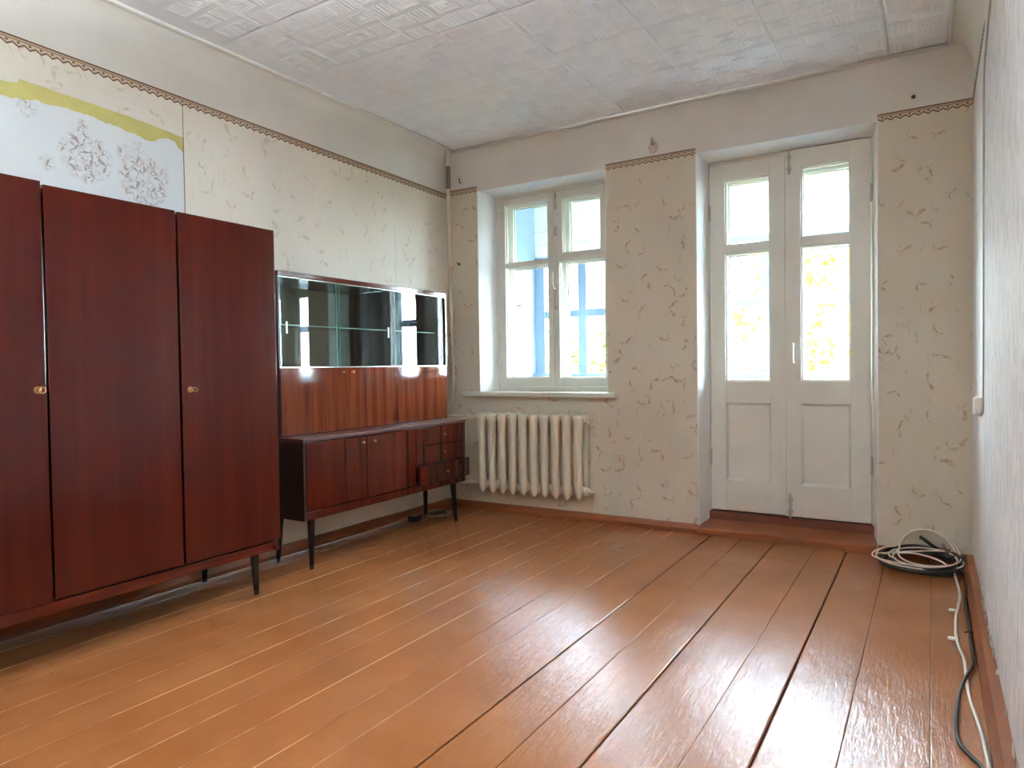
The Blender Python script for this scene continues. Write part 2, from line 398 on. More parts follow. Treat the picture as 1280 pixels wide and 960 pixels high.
# ceiling with tiles
bm = bmesh.new(); box(bm, -3.42, 0.42, YR-0.2, YO, HC+0.010, 2.80+0.1)
ceiling = mk('ceiling', bm, M_plaster, kind='structure', label='ceiling covered with square white relief tiles', cat='ceiling')
GX, GY, TS = -0.195, 4.226, 0.5
def tile_mesh(w0, w1, d0, d1):
    """tile with chamfered underside, local origin at the middle of the full square"""
    bm = bmesh.new(); t = 0.010; c = 0.011; g = 0.0022
    x0, x1, y0, y1 = w0+g, w1-g, d0+g, d1-g
    top = [bm.verts.new((x, y, t)) for x, y in ((x0,y0),(x1,y0),(x1,y1),(x0,y1))]
    mid = [bm.verts.new((x, y, 0.005)) for x, y in ((x0,y0),(x1,y0),(x1,y1),(x0,y1))]
    bot = [bm.verts.new((x, y, 0)) for x, y in ((x0+c,y0+c),(x1-c,y0+c),(x1-c,y1-c),(x0+c,y1-c))]
    bm.faces.new(top); bm.faces.new(bot[::-1])
    def ridge(ax, ay, bx, by, wd=0.0042, hh=0.0024):
        # trapezoid rib from a to b on the underside
        dx, dy = bx-ax, by-ay; L = math.hypot(dx, dy); nx, ny = -dy/L*wd, dx/L*wd
        q = [bm.verts.new(p) for p in ((ax+nx, ay+ny, 0.0004), (bx+nx, by+ny, 0.0004), (bx+nx*0.35, by+ny*0.35, -hh), (ax+nx*0.35, ay+ny*0.35, -hh), (ax-nx*0.35, ay-ny*0.35, -hh), (bx-nx*0.35, by-ny*0.35, -hh), (bx-nx, by-ny, 0.0004), (ax-nx, ay-ny, 0.0004))]
        for f in ((0,1,2,3), (3,2,5,4), (4,5,6,7), (0,3,4,7), (1,6,5,2)): bm.faces.new([q[k] for k in f])
    for a in range(4):
        for b in range(4):
            cx, cy0 = -0.1875+0.125*a, -0.1875+0.125*b
            if cx-0.055 < x0 or cx+0.055 > x1 or cy0-0.055 < y0 or cy0+0.055 > y1: continue
            if (a+b) % 2 == 0:
                for hw, hd in ((0.052, 0.040), (0.034, 0.026), (0.014, 0.010)):
                    ridge(cx-hw, cy0-hd, cx+hw, cy0-hd); ridge(cx+hw, cy0-hd, cx+hw, cy0+hd); ridge(cx+hw, cy0+hd, cx-hw, cy0+hd); ridge(cx-hw, cy0+hd, cx-hw, cy0-hd)
            else:
                for k in range(5): ridge(cx-0.044+0.022*k, cy0-0.046, cx-0.044+0.022*k, cy0+0.046)
    for a, b in ((top, mid), (mid, bot)):
        for i in range(4): bm.faces.new((a[i], b[i], b[(i+1) % 4], a[(i+1) % 4]))
    bmesh.ops.recalc_face_normals(bm, faces=list(bm.faces))
    me = bpy.data.meshes.new('ceiling_tile'); bm.to_mesh(me); bm.free(); me.materials.append(M_tile); return me
cache = {}
cols = [-0.195-0.5*i for i in range(-1, 7)]
cb = base_of(ceiling)
for ci, xr in enumerate(cols):
    xl = xr-0.5; a0 = max(xl, XCL); a1 = min(xr, XCR)
    if a1-a0 < 0.03: continue
    for j in range(11):
        yh = GY-0.5*j; yl = max(yh-0.5, YR)
        key = (round(a0-xl, 4), round(a1-xl, 4), round(yl-yh, 4))
        if key not in cache: cache[key] = tile_mesh(a0-xl-0.25, a1-xl-0.25, yl-yh+0.25, 0.25)
        o = bpy.data.objects.new('ceiling_tile', cache[key]); COL.objects.link(o); o.parent = ceiling
        o.location = Vector((xl+0.25, yh-0.25, HC+random.uniform(-0.0006, 0.0006))) - cb
# ceiling mouldings
def mould(name, pts, label):
    bm = bmesh.new(); tube(bm, pts, 0.011, 6); mk(name, bm, M_whitetrim, kind='structure', label=label, cat='moulding', smooth=True)
mould('trim_1', [(XCL-0.002, YR, HC-0.004), (XCL-0.002, YB-0.02, HC-0.004)], 'thin white ceiling moulding above the left wall')
mould('trim_2', [(XCL, YB-0.013, HC-0.005), (XCR, YB-0.013, HC-0.005)], 'thin white ceiling moulding above the window wall')
mould('trim_3', [(XCR+0.002, YR, HC-0.004), (XCR+0.002, YB-0.02, HC-0.004)], 'thin white ceiling moulding above the right wall')

# floor boards
bm = bmesh.new(); box(bm, -3.42, 0.42, YR-0.2, YB, -0.2, -0.022)
floor = mk('floor', bm, plain('floor_void', (26, 14, 8), 0.9), kind='structure', label='floor of wide brown painted boards running to the window wall', cat='floor')
seams = [XR, -0.005, -0.212, -0.405, -0.565, -0.787, -0.975, -1.16, -1.395, -1.53, -1.70, -1.862, -1.99, -2.135, -2.30, -2.468, -2.65, -2.82, -3.0, XL]
gaps = {-0.405: 0.0032, -0.787: 0.0024, -1.16: 0.0030, -0.975: 0.0010, -0.212: 0.0010}
for i in range(len(seams)-1):
    x1, x0 = seams[i], seams[i+1]
    g1 = gaps.get(x1, 0.0008); g0 = gaps.get(x0, 0.0008); dz = random.uniform(-0.0012, 0.0)
    bm = bmesh.new(); n = 26; hc = lambda x, g: (0.0025, 0.004) if g > 0.002 else ((0.0018, 0.0024) if x < -1.2 else (0.0009, 0.0025)); h0, c0 = hc(x0, g0); h1, c1 = hc(x1, g1); cup = random.uniform(-0.0008, 0.0012); tilt = random.uniform(-0.007, 0.007)
    prof = [(x0+g0, -0.022), (x0+g0, -h0), (x0+g0+c0, -0.0003), (x0+(x1-x0)*0.3, cup-0.0004), ((x0+x1)/2, cup*1.3-0.0004), (x0+(x1-x0)*0.7, cup-0.0004), (x1-g1-c1, -0.0003), (x1-g1, -h1), (x1-g1, -0.022)]
    rows = []
    for k in range(n+1):
        y = YR+(YB-YR)*k/n; wv = 0.0006*math.sin(y*2.1+i*1.7)
        sx = 0.0012*math.sin(y*1.3+i)*0
        rows.append([bm.verts.new((px+sx, y, pz+dz+((wv+tilt*(px-(x0+x1)/2)) if pz > -0.02 else 0))) for px, pz in prof])
    for k in range(n):
        for q in range(len(prof)-1):
            fc = bm.faces.new((rows[k][q], rows[k][q+1], rows[k+1][q+1], rows[k+1][q]))
            if (q == 1 and x0 < -1.2) or (q == 6 and x1 < -1.2): fc.material_index = 1
    bm.faces.new(rows[0]); bm.faces.new(rows[-1][::-1])
    bmesh.ops.recalc_face_normals(bm, faces=list(bm.faces))
    mk('floor_board', bm, [M_floor, M_worn], floor, smooth=True, ang=10)

# baseboards
def profile_board(name, pts, axis, a0, a1, label):
    bm = bmesh.new(); prism(bm, pts, axis, a0, a1); return mk(name, bm, M_board, kind='structure', label=label, cat='baseboard')
profile_board('baseboard_left', [(XL, 0), (XL+0.035, 0), (XL+0.035, 0.02), (XL+0.018, 0.052), (XL, 0.056)], 'y', YR, YB-0.03, 'brown painted skirting board along the left wall')
profile_board('baseboard_back', [(YB, 0), (YB-0.034, 0), (YB-0.034, 0.022), (YB-0.018, 0.046), (YB, 0.050)], 'x', XL, DX0, 'brown painted skirting board under the radiator')
profile_board('baseboard_right', [(XR, 0), (XR-0.045, 0), (XR-0.045, 0.030), (XR-0.028, 0.062), (XR, 0.066)], 'y', YR, YB-0.10, 'scuffed brown skirting board along the right wall')
bm = bmesh.new(); box(bm, DX1, XR, YB-0.034, YB, 0, 0.045); bevel(bm, 0.006)
mk('baseboard_corner', bm, M_board, kind='structure', label='short brown skirting piece behind the cable coil', cat='baseboard')
# threshold step in front of the balcony door
bm = bmesh.new(); prism(bm, [(YB-0.036, 0), (YB-0.036, 0.030), (YB-0.026, 0.040), (4.60, 0.090), (4.60, 0)], 'x', DX0+0.002, DX1-0.002)
step = mk('trim_4', bm, M_board, kind='structure', label='brown painted threshold board below the balcony door', cat='threshold')
bm = bmesh.new(); box(bm, DX0+0.01, DX1-0.01, 4.395, 4.46, 0.05, 0.114); bevel(bm, 0.004); mk('door_sill', bm, plain('sill_dark_brown', (104, 52, 30), 0.5), step)

# ------------------------------------------------------------------ wall coverings (parts of the walls)
TH = 0.0012
def strip(name, wall, mat, plane, u0, u1, z0, z1, off=0.0, jag=None):
    bm = bmesh.new()
    if plane == 'left': f = lambda u, z: (XL+off, u, z); nv = (1, 0, 0)
    elif plane == 'right': f = lambda u, z: (XR-off, u, z); nv = (-1, 0, 0)
    else: f = lambda u, z: (u, YB-off, z); nv = (0, -1, 0)
    zt = z1 if callable(z1) else (lambda u: z1)
    zb = z0 if callable(z0) else (lambda u: z0)
    pts = [f(u0, zb(u0)), f(u1, zb(u1)), f(u1, zt(u1)), f(u0, zt(u0))]
    sheet(bm, pts, TH, nv); return mk(name, bm, mat, wall)
bz = lambda y: 2.4295 - 0.0141*y          # top of the border on the left wall
# left wall: full strips from the torn edge to the corner
ys = [2.09, 2.59, 3.12, 3.65, YB-0.002]
for a, b in zip(ys[:-1], ys[1:]):
    strip('wallpaper_strip', wall_left, M_paper_lit, 'left', a+0.0012, b-0.0006, 0.05, lambda y: bz(y)-0.012)
bm = bmesh.new(); box(bm, XL, XL+0.0022, 2.0865, 2.0905, 1.6, bz(2.09)-0.012); mk('torn_seam', bm, plain('seam_brown', (150, 112, 92), 0.8), wall_left)
# torn area: yellow layer, old floral paper, remaining upper strip
bm = bmesh.new(); sheet(bm, [(XL, YR, 1.6), (XL, 2.088, 1.6), (XL, 2.088, 2.27), (XL, YR, 2.27)], 0.0006, (1, 0, 0)); mk('yellow_underlayer', bm, M_yellow, wall_left)
ytop = [(-0.95, 2.25), (0.6, 2.22), (1.0, 2.205), (1.30, 2.214), (1.368, 2.222), (1.372, 2.242), (1.50, 2.237), (1.608, 2.232), (1.75, 2.228), (1.892, 2.220), (1.96, 2.214), (2.02, 2.208), (2.088, 2.200)]
ybot = [(-0.95, 2.16), (0.8, 2.14), (1.2, 2.16), (1.306, 2.157), (1.39, 2.160), (1.44, 2.176), (1.48, 2.172), (1.54, 2.180), (1.606, 2.173), (1.66, 2.176), (1.708, 2.166), (1.76, 2.164), (1.815, 2.152), (1.86, 2.150), (1.909, 2.136), (1.94, 2.142), (1.97, 2.164), (2.01, 2.176), (2.045, 2.168), (2.06, 2.146), (2.088, 2.128)]
def jag(pts, amp):
    out = []
    for (a, za), (b, zb_) in zip(pts[:-1], pts[1:]):
        n = max(1, int((b-a)/0.012)) if b-a < 0.3 else 4
        for k in range(n): out.append((a+(b-a)*k/n, za+(zb_-za)*k/n+random.uniform(-amp, amp)))
    out.append(pts[-1]); return out
bm = bmesh.new(); e = jag(ytop, 0.0012); sheet(bm, [(XL, y, z) for y, z in e] + [(XL, 2.088, bz(2.088)-0.012), (XL, YR, bz(YR)-0.012)], 0.0018, (1, 0, 0)); mk('wallpaper_strip', bm, M_paper_lit, wall_left)
e = jag(ybot, 0.004)
cut = 1.655                                               # seam of the old floral sheets
ea = [p for p in e if p[0] < cut]; eb = [p for p in e if p[0] >= cut]; zc_ = (ea[-1][1]+eb[0][1])/2; ea.append((cut, zc_)); eb.insert(0, (cut+0.001, zc_))
bm = bmesh.new(); sheet(bm, [(XL, YR, 0.05), (XL, cut, 0.05)] + [(XL, y, z) for y, z in reversed(ea)], 0.0013, (1, 0, 0)); mk('old_floral_paper', bm, M_floral, wall_left)
bm = bmesh.new(); sheet(bm, [(XL, cut+0.001, 0.05), (XL, 2.088, 0.05)] + [(XL, y, z) for y, z in reversed(eb)], 0.0010, (1, 0, 0)); mk('old_floral_paper', bm, M_floral, wall_left)
# back wall pieces
PB = 2.352
def bstrip(u0, u1, z0, z1): strip('wallpaper_strip', wall_back, M_paper_shaded, 'back', u0, u1, z0, z1)
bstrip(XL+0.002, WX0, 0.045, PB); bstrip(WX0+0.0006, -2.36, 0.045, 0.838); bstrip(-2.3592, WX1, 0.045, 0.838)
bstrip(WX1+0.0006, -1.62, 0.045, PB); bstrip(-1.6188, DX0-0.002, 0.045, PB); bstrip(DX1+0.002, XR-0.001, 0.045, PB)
# right wall: textured paper from the camera to the cable, plain strip beyond
bm = bmesh.new(); pts = [(XR, 3.28, 2.50), (XR, YR, 2.50), (XR, YR, 0.07)]
y = YR+0.3
while y < 3.27:
    pts.append((XR, y, 0.085+random.uniform(-0.014, 0.022) + (0.03 if random.random() < 0.12 else 0))); y += random.uniform(0.015, 0.05)
pts.append((XR, 3.28, 0.09)); sheet(bm, pts, 0.0035, (-1, 0, 0)); mk('relief_wallpaper', bm, M_paper_right, wall_right)
strip('plain_paper', wall_right, M_reveal, 'right', 3.282, YB-0.002, 0.08, 2.36)
for k in range(26):                                        # crumbled plaster along the bottom of the paper
    y = random.uniform(1.7, 3.9); s = random.uniform(0.008, 0.02); bm = bmesh.new()
    bmesh.ops.create_icosphere(bm, subdivisions=1, radius=s)
    for v in bm.verts: v.co = Vector((v.co.x*0.35, v.co.y*random.uniform(0.7, 1.4), v.co.z*random.uniform(0.6, 1.1)))+Vector((XR-0.004, y, 0.075+random.uniform(-0.006, 0.02)))
    mk('plaster_crumb', bm, M_rough, wall_right)

def border(wall, plane, u0, u1, ztop):
    """printed border: tan band, brown line and a brown zigzag hem"""
    if plane == 'left': f = lambda u, z, o: (XL+TH+0.0004+o, u, z); nv = (1, 0, 0)
    elif plane == 'right': f = lambda u, z, o: (XR-TH-0.0004-o, u, z); nv = (-1, 0, 0)
    else: f = lambda u, z, o: (u, YB-TH-0.0004-o, z); nv = (0, -1, 0)
    bm = bmesh.new(); n = max(2, round((u1-u0)/0.042)); d = (u1-u0)/n
    low = []
    for k in range(n):
        a = u0+k*d; low += [(a, -0.030), (a+d/2, -0.043)]
    low.append((u1, -0.030))
    sheet(bm, [f(u, ztop(u)+dz, 0) for u, dz in low] + [f(u1, ztop(u1), 0), f(u0, ztop(u0), 0)], 0.0006, nv, 0)
    def rib(poly, mi=1): sheet(bm, [f(u, ztop(u)+dz, 0.0006) for u, dz in poly], 0.0004, nv, mi)
    rib([(u0, -0.001), (u1, -0.001), (u1, -0.008), (u0, -0.008)])
    rib([(u0, -0.013), (u1, -0.013), (u1, -0.0165), (u0, -0.0165)])
    for k in range(n):
        a = u0+k*d
        rib([(a, -0.0245), (a+d/2, -0.0375), (a+d, -0.0245), (a+d, -0.0315), (a+d/2, -0.0445), (a, -0.0315)])
        rib([(a+d*0.5, -0.018), (a+d*0.68, -0.0235), (a+d*0.5, -0.029), (a+d*0.32, -0.0235)])
    mk('wallpaper_border', bm, [M_band, M_brown], wall)
border(wall_left, 'left', YR, YB-0.003, bz)
zc = lambda u: 2.386
border(wall_back, 'back', XL+0.003, WX0, zc); border(wall_back, 'back', WX1, DX0, lambda u: 2.378); border(wall_back, 'back', DX1, XR-0.002, lambda u: 2.382)
border(wall_right, 'right', 3.30, YB-0.004, lambda u: 2.382)

# ------------------------------------------------------------------ window
def sash_frame(bm, x0, x1, z0, z1, y0, y1, l, r, b, t):
    box(bm, x0, x0+l, y0, y1, z0, z1); box(bm, x1-r, x1, y0, y1, z0, z1)
    box(bm, x0+l, x1-r, y0, y1, z0, z0+b); box(bm, x0+l, x1-r, y0, y1, z1-t, z1)
def bead(bm, x0, x1, z0, z1, y, w=0.008, d=0.008):
    """small bevelled glazing bead around an opening"""
    for (a, b, c, e) in ((x0, x0+w, z0, z1), (x1-w, x1, z0, z1), (x0+w, x1-w, z0, z0+w), (x0+w, x1-w, z1-w, z1)):
        box(bm, a, b, y, y+d, c, e)
win = root('window_1', (-2.355, 4.43, WZ0), 'white painted double casement window above the radiator', 'window', kind='structure')
FY = 4.43
bm = bmesh.new(); sash_frame(bm, -2.840, -1.870, 0.866, 2.345, FY, FY+0.17, 0.045, 0.035, 0.035, 0.035); bevel(bm, 0.003); mk('window_frame', bm, M_white, win)
def casement(y, t, out):
    nm = 'outer_sash' if out else 'sash'
    bm = bmesh.new()
    sash_frame(bm, -2.797, -2.337, 0.903, 2.306, y, y+t, 0.052, 0.048, 0.062, 0.048)
    box(bm, -2.745, -2.385, y+0.004, y+t-0.004, 1.795, 1.825); bevel(bm, 0.003)
    s = mk(nm, bm, M_white, win)
    for a, b in ((0.965, 1.795), (1.825, 2.258)):
        bxo('pane', M_glass, s, -2.747, -2.383, y+t*0.6, y+t*0.6+0.003, a-0.002, b+0.002)
        bm = bmesh.new(); bead(bm, -2.745, -2.385, a, b, y+t*0.6-0.009); mk('glazing_bead', bm, M_white, s)
    bm = bmesh.new()
    sash_frame(bm, -2.335, -1.907, 0.903, 2.306, y, y+t, 0.045, 0.030, 0.062, 0.030)
    box(bm, -2.290, -1.937, y+0.002, y+t-0.002, 1.800, 1.838); bevel(bm, 0.003)
    s2 = mk(nm, bm, M_white, win)
    bxo('pane', M_glass, s2, -2.292, -1.935, y+t*0.6, y+t*0.6+0.003, 0.963, 1.802)
    bm = bmesh.new(); bead(bm, -2.290, -1.937, 0.965, 1.800, y+t*0.6-0.009); mk('glazing_bead', bm, M_white, s2)
    # small vent sash
    bm = bmesh.new(); sash_frame(bm, -2.303, -1.925, 1.832, 2.292, y-0.006, y+t-0.012, 0.045, 0.040, 0.024, 0.045); bevel(bm, 0.003)
    v = mk('vent_sash', bm, M_white, win)
    bxo('pane', M_glass, v, -2.260, -1.963, y+t*0.5, y+t*0.5+0.003, 1.854, 2.249)
    bm = bmesh.new(); bead(bm, -2.258, -1.965, 1.856, 2.247, y+t*0.5-0.009); mk('glazing_bead', bm, M_white, v)
    return s, s2, v
s, s2, v = casement(FY-0.004, 0.045, False); casement(FY+0.115, 0.045, True)
yw = FY-0.010
bm = bmesh.new(); tube(bm, [(-2.312, yw-0.006, 2.302), (-2.312, yw-0.006, 2.175)], 0.006, 8); box(bm, -2.322, -2.302, yw-0.004, yw+0.006, 2.18, 2.20); box(bm, -2.322, -2.302, yw-0.004, yw+0.006, 2.26, 2.28); mk('bolt', bm, M_greymetal, s2)
bm = bmesh.new(); box(bm, -2.318, -2.300, yw-0.004, yw+0.008, 1.985, 2.055); tube(bm, [(-2.309, yw-0.004, 2.02), (-2.309, yw-0.022, 2.02)], 0.005); tube(bm, [(-2.309, yw-0.022, 2.03), (-2.309, yw-0.022, 1.985)], 0.005); mk('latch', bm, M_greymetal, v)
bm = bmesh.new(); tube(bm, smooth_path([(-2.325, yw+0.004, 1.72), (-2.325, yw-0.03, 1.71), (-2.322, yw-0.032, 1.62), (-2.322, yw+0.004, 1.61)]), 0.005); mk('handle', bm, M_whiteplastic, s2)
bm = bmesh.new(); tube(bm, [(-2.317, yw-0.004, 1.60), (-2.317, yw-0.004, 1.46)], 0.005); box(bm, -2.326, -2.308, yw-0.004, yw+0.006, 1.46, 1.48); mk('bolt', bm, M_greymetal, s2)
bm = bmesh.new(); tube(bm, [(-2.63, FY-0.004, 1.735), (-2.628, FY-0.012, 1.51)], 0.004); tube(bm, [(-2.65, FY-0.010, 1.50), (-2.60, FY-0.014, 1.505)], 0.006); tube(bm, [(-2.63, FY+0.03, 1.735), (-2.63, FY-0.006, 1.735)], 0.004); mk('stay_hook', bm, M_greymetal, s)
for z in (2.21, 1.05):
    bm = bmesh.new(); lathe(bm, [(0.007, z-0.04), (0.007, z+0.04)], 'z', (-2.797, yw, 0), 8); mk('hinge', bm, M_white, win)
bm = bmesh.new(); box(bm, -3.0, -1.780, 4.195, 4.44, 0.836, 0.868); bevel(bm, 0.005)
mk('windowsill', bm, M_white, win)

# ------------------------------------------------------------------ balcony door
door = root('door_1', (-0.75, 4.40, 0.1), 'white glazed double balcony door with recessed lower panels', 'door', kind='structure')
bm = bmesh.new()
box(bm, DX0+0.003, -1.209, 4.405, 4.58, 0.085, DZ1-0.004); box(bm, -0.293, DX1-0.003, 4.40, 4.58, 0.085, DZ1-0.004); box(bm, -1.209, -0.293, 4.425, 4.58, 2.300, DZ1-0.004); bevel(bm, 0.003)
mk('door_frame', bm, M_white, door)
def leaf(x0, x1, gx0, gx1, px0, px1, y, z0, z1, nm, zs=0.0):
    t = 0.045; bm = bmesh.new()
    rails = [(z0, 0.315), (0.803, 0.936), (1.737, 1.787), (2.190+zs, z1)]
    box(bm, x0, gx0, y, y+t, z0, z1); box(bm, gx1, x1, y, y+t, z0, z1)
    for a, b in rails: box(bm, gx0, gx1, y, y+t, a, b)
    bevel(bm, 0.0025)
    L = mk(nm, bm, M_white, door)
    for a, b in ((0.936, 1.737), (1.787, 2.190+zs)):
        bxo('pane', M_glass, L, gx0-0.004, gx1+0.004, y+0.026, y+0.029, a-0.004, b+0.004)
        bm = bmesh.new(); bead(bm, gx0, gx1, a, b, y+0.014, 0.010, 0.012); mk('glazing_bead', bm, M_white, L)
    # recessed wooden panel with sloped margin
    bm = bmesh.new(); a, b = 0.315, 0.803; e = 0.013; yb = y+0.016
    o = [bm.verts.new((x, y+0.002, z)) for x, z in ((gx0-0.002, a), (gx1+0.002, a), (gx1+0.002, b), (gx0-0.002, b))]
    i_ = [bm.verts.new((x, yb, z)) for x, z in ((gx0+e, a+e), (gx1-e, a+e), (gx1-e, b-e), (gx0+e, b-e))]
    bk = [bm.verts.new((x, y+t-0.004, z)) for x, z in ((gx0-0.002, a), (gx1+0.002, a), (gx1+0.002, b), (gx0-0.002, b))]
    bm.faces.new(i_); bm.faces.new(bk)
    for q in range(4):
        bm.faces.new((o[q], o[(q+1) % 4], i_[(q+1) % 4], i_[q])); bm.faces.new((o[q], o[(q+1) % 4], bk[(q+1) % 4], bk[q]))
    bmesh.ops.recalc_face_normals(bm, faces=list(bm.faces)); mk('door_panel', bm, M_white, L)
    return L
La = leaf(-1.206, -0.772, -1.112, -0.842, -1.137, -0.84, 4.408, 0.124, 2.294, 'leaf')
Lb = leaf(-0.760, -0.297, -0.666, -0.400, -0.667, -0.384, 4.392, 0.124, 2.308, 'leaf', 0.010)
leaf(-1.206, -0.754, -1.118, -0.795, 0, 0, 4.51, 0.10, 2.298, 'outer_leaf'); leaf(-0.750, -0.297, -0.672, -0.338, 0, 0, 4.51, 0.10, 2.298, 'outer_leaf')
bxo('cover_strip', M_white, Lb, -0.778, -0.752, 4.384, 4.393, 0.13, 2.30, 0.003)
yd = 4.392
bm = bmesh.new(); tube(bm, [(-0.729, yd-0.008, 2.302), (-0.729, yd-0.008, 2.17)], 0.006); box(bm, -0.741, -0.717, yd-0.006, yd+0.002, 2.19, 2.21); box(bm, -0.741, -0.717, yd-0.006, yd+0.002, 2.26, 2.28); mk('bolt', bm, M_greymetal, Lb)
bm = bmesh.new(); tube(bm, [(-0.729, yd-0.008, 0.26), (-0.729, yd-0.008, 0.115)], 0.007); box(bm, -0.743, -0.715, yd-0.006, yd+0.002, 0.14, 0.17); box(bm, -0.743, -0.715, yd-0.006, yd+0.002, 0.21, 0.235); tube(bm, [(-0.729, yd-0.008, 0.20), (-0.716, yd-0.024, 0.20)], 0.005); mk('bolt', bm, M_greymetal, Lb)
bm = bmesh.new(); tube(bm, smooth_path([(-0.707, yd+0.002, 1.16), (-0.707, yd-0.034, 1.15), (-0.707, yd-0.036, 1.06), (-0.707, yd+0.002, 1.05)]), 0.0065); lathe(bm, [(0.012, yd-0.003), (0.012, yd+0.001)], 'y', (-0.707, 0, 1.05), 10); lathe(bm, [(0.012, yd-0.003), (0.012, yd+0.001)], 'y', (-0.707, 0, 1.16), 10); mk('pull_handle', bm, M_white, Lb)
for x, L, yy, mat in ((-1.207, La, 4.402, M_greymetal), (-0.295, Lb, 4.388, M_greymetal)):
    for z in (2.003, 0.46):
        bm = bmesh.new(); lathe(bm, [(0.003, z-0.056), (0.006, z-0.05), (0.006, z+0.045), (0.003, z+0.05)], 'z', (x, yy, 0), 8); box(bm, x-0.006, x+0.008, yy+0.002, yy+0.010, z-0.045, z+0.045); mk('hinge', bm, mat, L)

# ------------------------------------------------------------------ radiator
rad = root('radiator', (-2.384, 4.16, 0.0), 'cream cast iron sectional radiator under the window', 'radiator')
NSEC = 10; x0r, x1r = -2.808, -1.960; pit = (x1r-x0r)/NSEC; RY = 4.155; zb0, zt0 = 0.152, 0.725
def section_mesh():
    bm = bmesh.new(); H = zt0-zb0
    fr = [(0.004, 0), (0.014, 0.012), (0.024, 0.030), (0.0285, 0.06), (0.029, 0.30), (0.030, 0.47), (0.034, 0.510), (0.040, 0.538), (0.038, 0.556), (0.026, 0.568), (0.006, H)]
    lathe(bm, fr, 'z', (0, -0.046, 0), 14, 1.0, 0.9)
    lathe(bm, fr, 'z', (0, 0.046, 0), 14, 1.0, 0.9)
    for z in (0.535, 0.055):
        lathe(bm, [(0.020, -pit/2), (0.030, -pit/2+0.008), (0.036, 0), (0.030, pit/2-0.008), (0.020, pit/2)], 'x', (0, 0, z), 14)
        box(bm, -0.022, 0.022, -0.046, 0.046, z-0.024, z+0.024)
    me = bpy.data.meshes.new('section'); bm.to_mesh(me); bm.free(); me.materials.append(M_cream)
    for p in me.polygons: p.use_smooth = True
    me.set_sharp_from_angle(angle=math.radians(60)); return me
sm = section_mesh()
for k in range(NSEC):
    o = bpy.data.objects.new('section', sm); COL.objects.link(o); o.parent = rad
    o.location = Vector((x0r+pit*(k+0.5), RY, zb0)) - base_of(rad)
for z in (0.205, 0.687):
    bm = bmesh.new(); lathe(bm, [(0.020, x1r-0.004), (0.027, x1r), (0.027, x1r+0.012), (0.014, x1r+0.014), (0.012, x1r+0.026)], 'x', (0, RY, z), 12); mk('end_plug', bm, M_cream, rad, smooth=True, ang=50)
bm = bmesh.new(); tube(bm, [(x1r+0.020, RY, 0.205), (x1r+0.052, RY-0.004, 0.208)], 0.007); lathe(bm, [(0.012, 0.205), (0.012, 0.214)], 'z', (x1r+0.04, RY, 0), 8); mk('drain_cock', bm, M_cream, rad, smooth=True, ang=50)
for x in (-2.70, -2.06):
    bm = bmesh.new(); tube(bm, [(x, YB-0.002, 0.655), (x, RY-0.03, 0.650), (x, RY-0.03, 0.672)], 0.007); mk('wall_bracket', bm, M_pipe, rad)
# riser pipe and branches
pipe = root('heating_pipe', (-3.085, 4.19, 0.0), 'thin cream heating pipe rising in the corner beside the window', 'pipe')
bm = bmesh.new(); tube(bm, smooth_path([(-3.088, 4.185, 2.39), (-3.084, 4.185, 1.9), (-3.075, 4.185, 1.3), (-3.070, 4.185, 0.86), (-3.076, 4.185, 0.80), (-3.108, 4.185, 0.735), (-3.112, 4.185, 0.70), (-3.100, 4.180, 0.688), (-3.05, 4.165, 0.687), (-2.81, RY, 0.687)], 5), 0.0115, 10); mk('riser', bm, M_pipe, pipe, smooth=True, ang=60)
bm = bmesh.new(); tube(bm, [(-3.088, 4.185, 2.55), (-3.088, 4.185, 2.385)], 0.017, 10); mk('bare_sleeve', bm, M_pipedark, pipe, smooth=True, ang=60)
bm = bmesh.new(); tube(bm, [(-3.090, 4.185, HC-0.003), (-3.088, 4.185, 2.55)], 0.0155, 10); mk('upper_pipe', bm, M_plaster, pipe, smooth=True, ang=60)
for x, r in ((-2.935, 0.017), (-2.90, 0.020), (-2.86, 0.018)):
    bm = bmesh.new(); lathe(bm, [(r-0.003, x-0.012), (r, x-0.008), (r, x+0.008), (r-0.003, x+0.012)], 'x', (0, 4.158, 0.687), 8); mk('coupling', bm, M_pipe, pipe, smooth=True, ang=50)
bm = bmesh.new(); lathe(bm, [(0.014, 1.79), (0.015, 1.80), (0.015, 1.82), (0.014, 1.83)], 'z', (-3.083, 4.185, 0), 10); mk('joint', bm, M_pipe, pipe, smooth=True)
bm = bmesh.new(); tube(bm, smooth_path([(-2.81, RY, 0.207), (-2.95, 4.16, 0.200), (-3.07, 4.185, 0.195), (-3.085, 4.188, 0.16), (-3.085, 4.19, 0.012)], 5), 0.0115, 10); lathe(bm, [(0.017, -2.91), (0.019, -2.90), (0.019, -2.88), (0.017, -2.87)], 'x', (0, 4.158, 0.204), 8); mk('return_branch', bm, M_pipe, pipe, smooth=True, ang=60)

# ------------------------------------------------------------------ furniture
def taper_leg(name, parent, x, y, ztop, r0, r1, dx=0.0, dy=0.0):
    bm = bmesh.new(); n = 6
    tube(bm, [(x+dx*(1-k/n), y+dy*(1-k/n), ztop*k/n+0.0008) for k in range(n+1)], [r1+(r0-r1)*k/n for k in range(n+1)], 14)
    lg = mk(name, bm, M_leg, parent, smooth=True, ang=60)
    bm = bmesh.new(); tube(bm, [(x+dx, y+dy, 0.0004), (x+dx*0.93, y+dy*0.93, 0.018)], [r1*1.06, r1*1.14], 12); mk('ferrule', bm, M_dark, lg)
    return lg
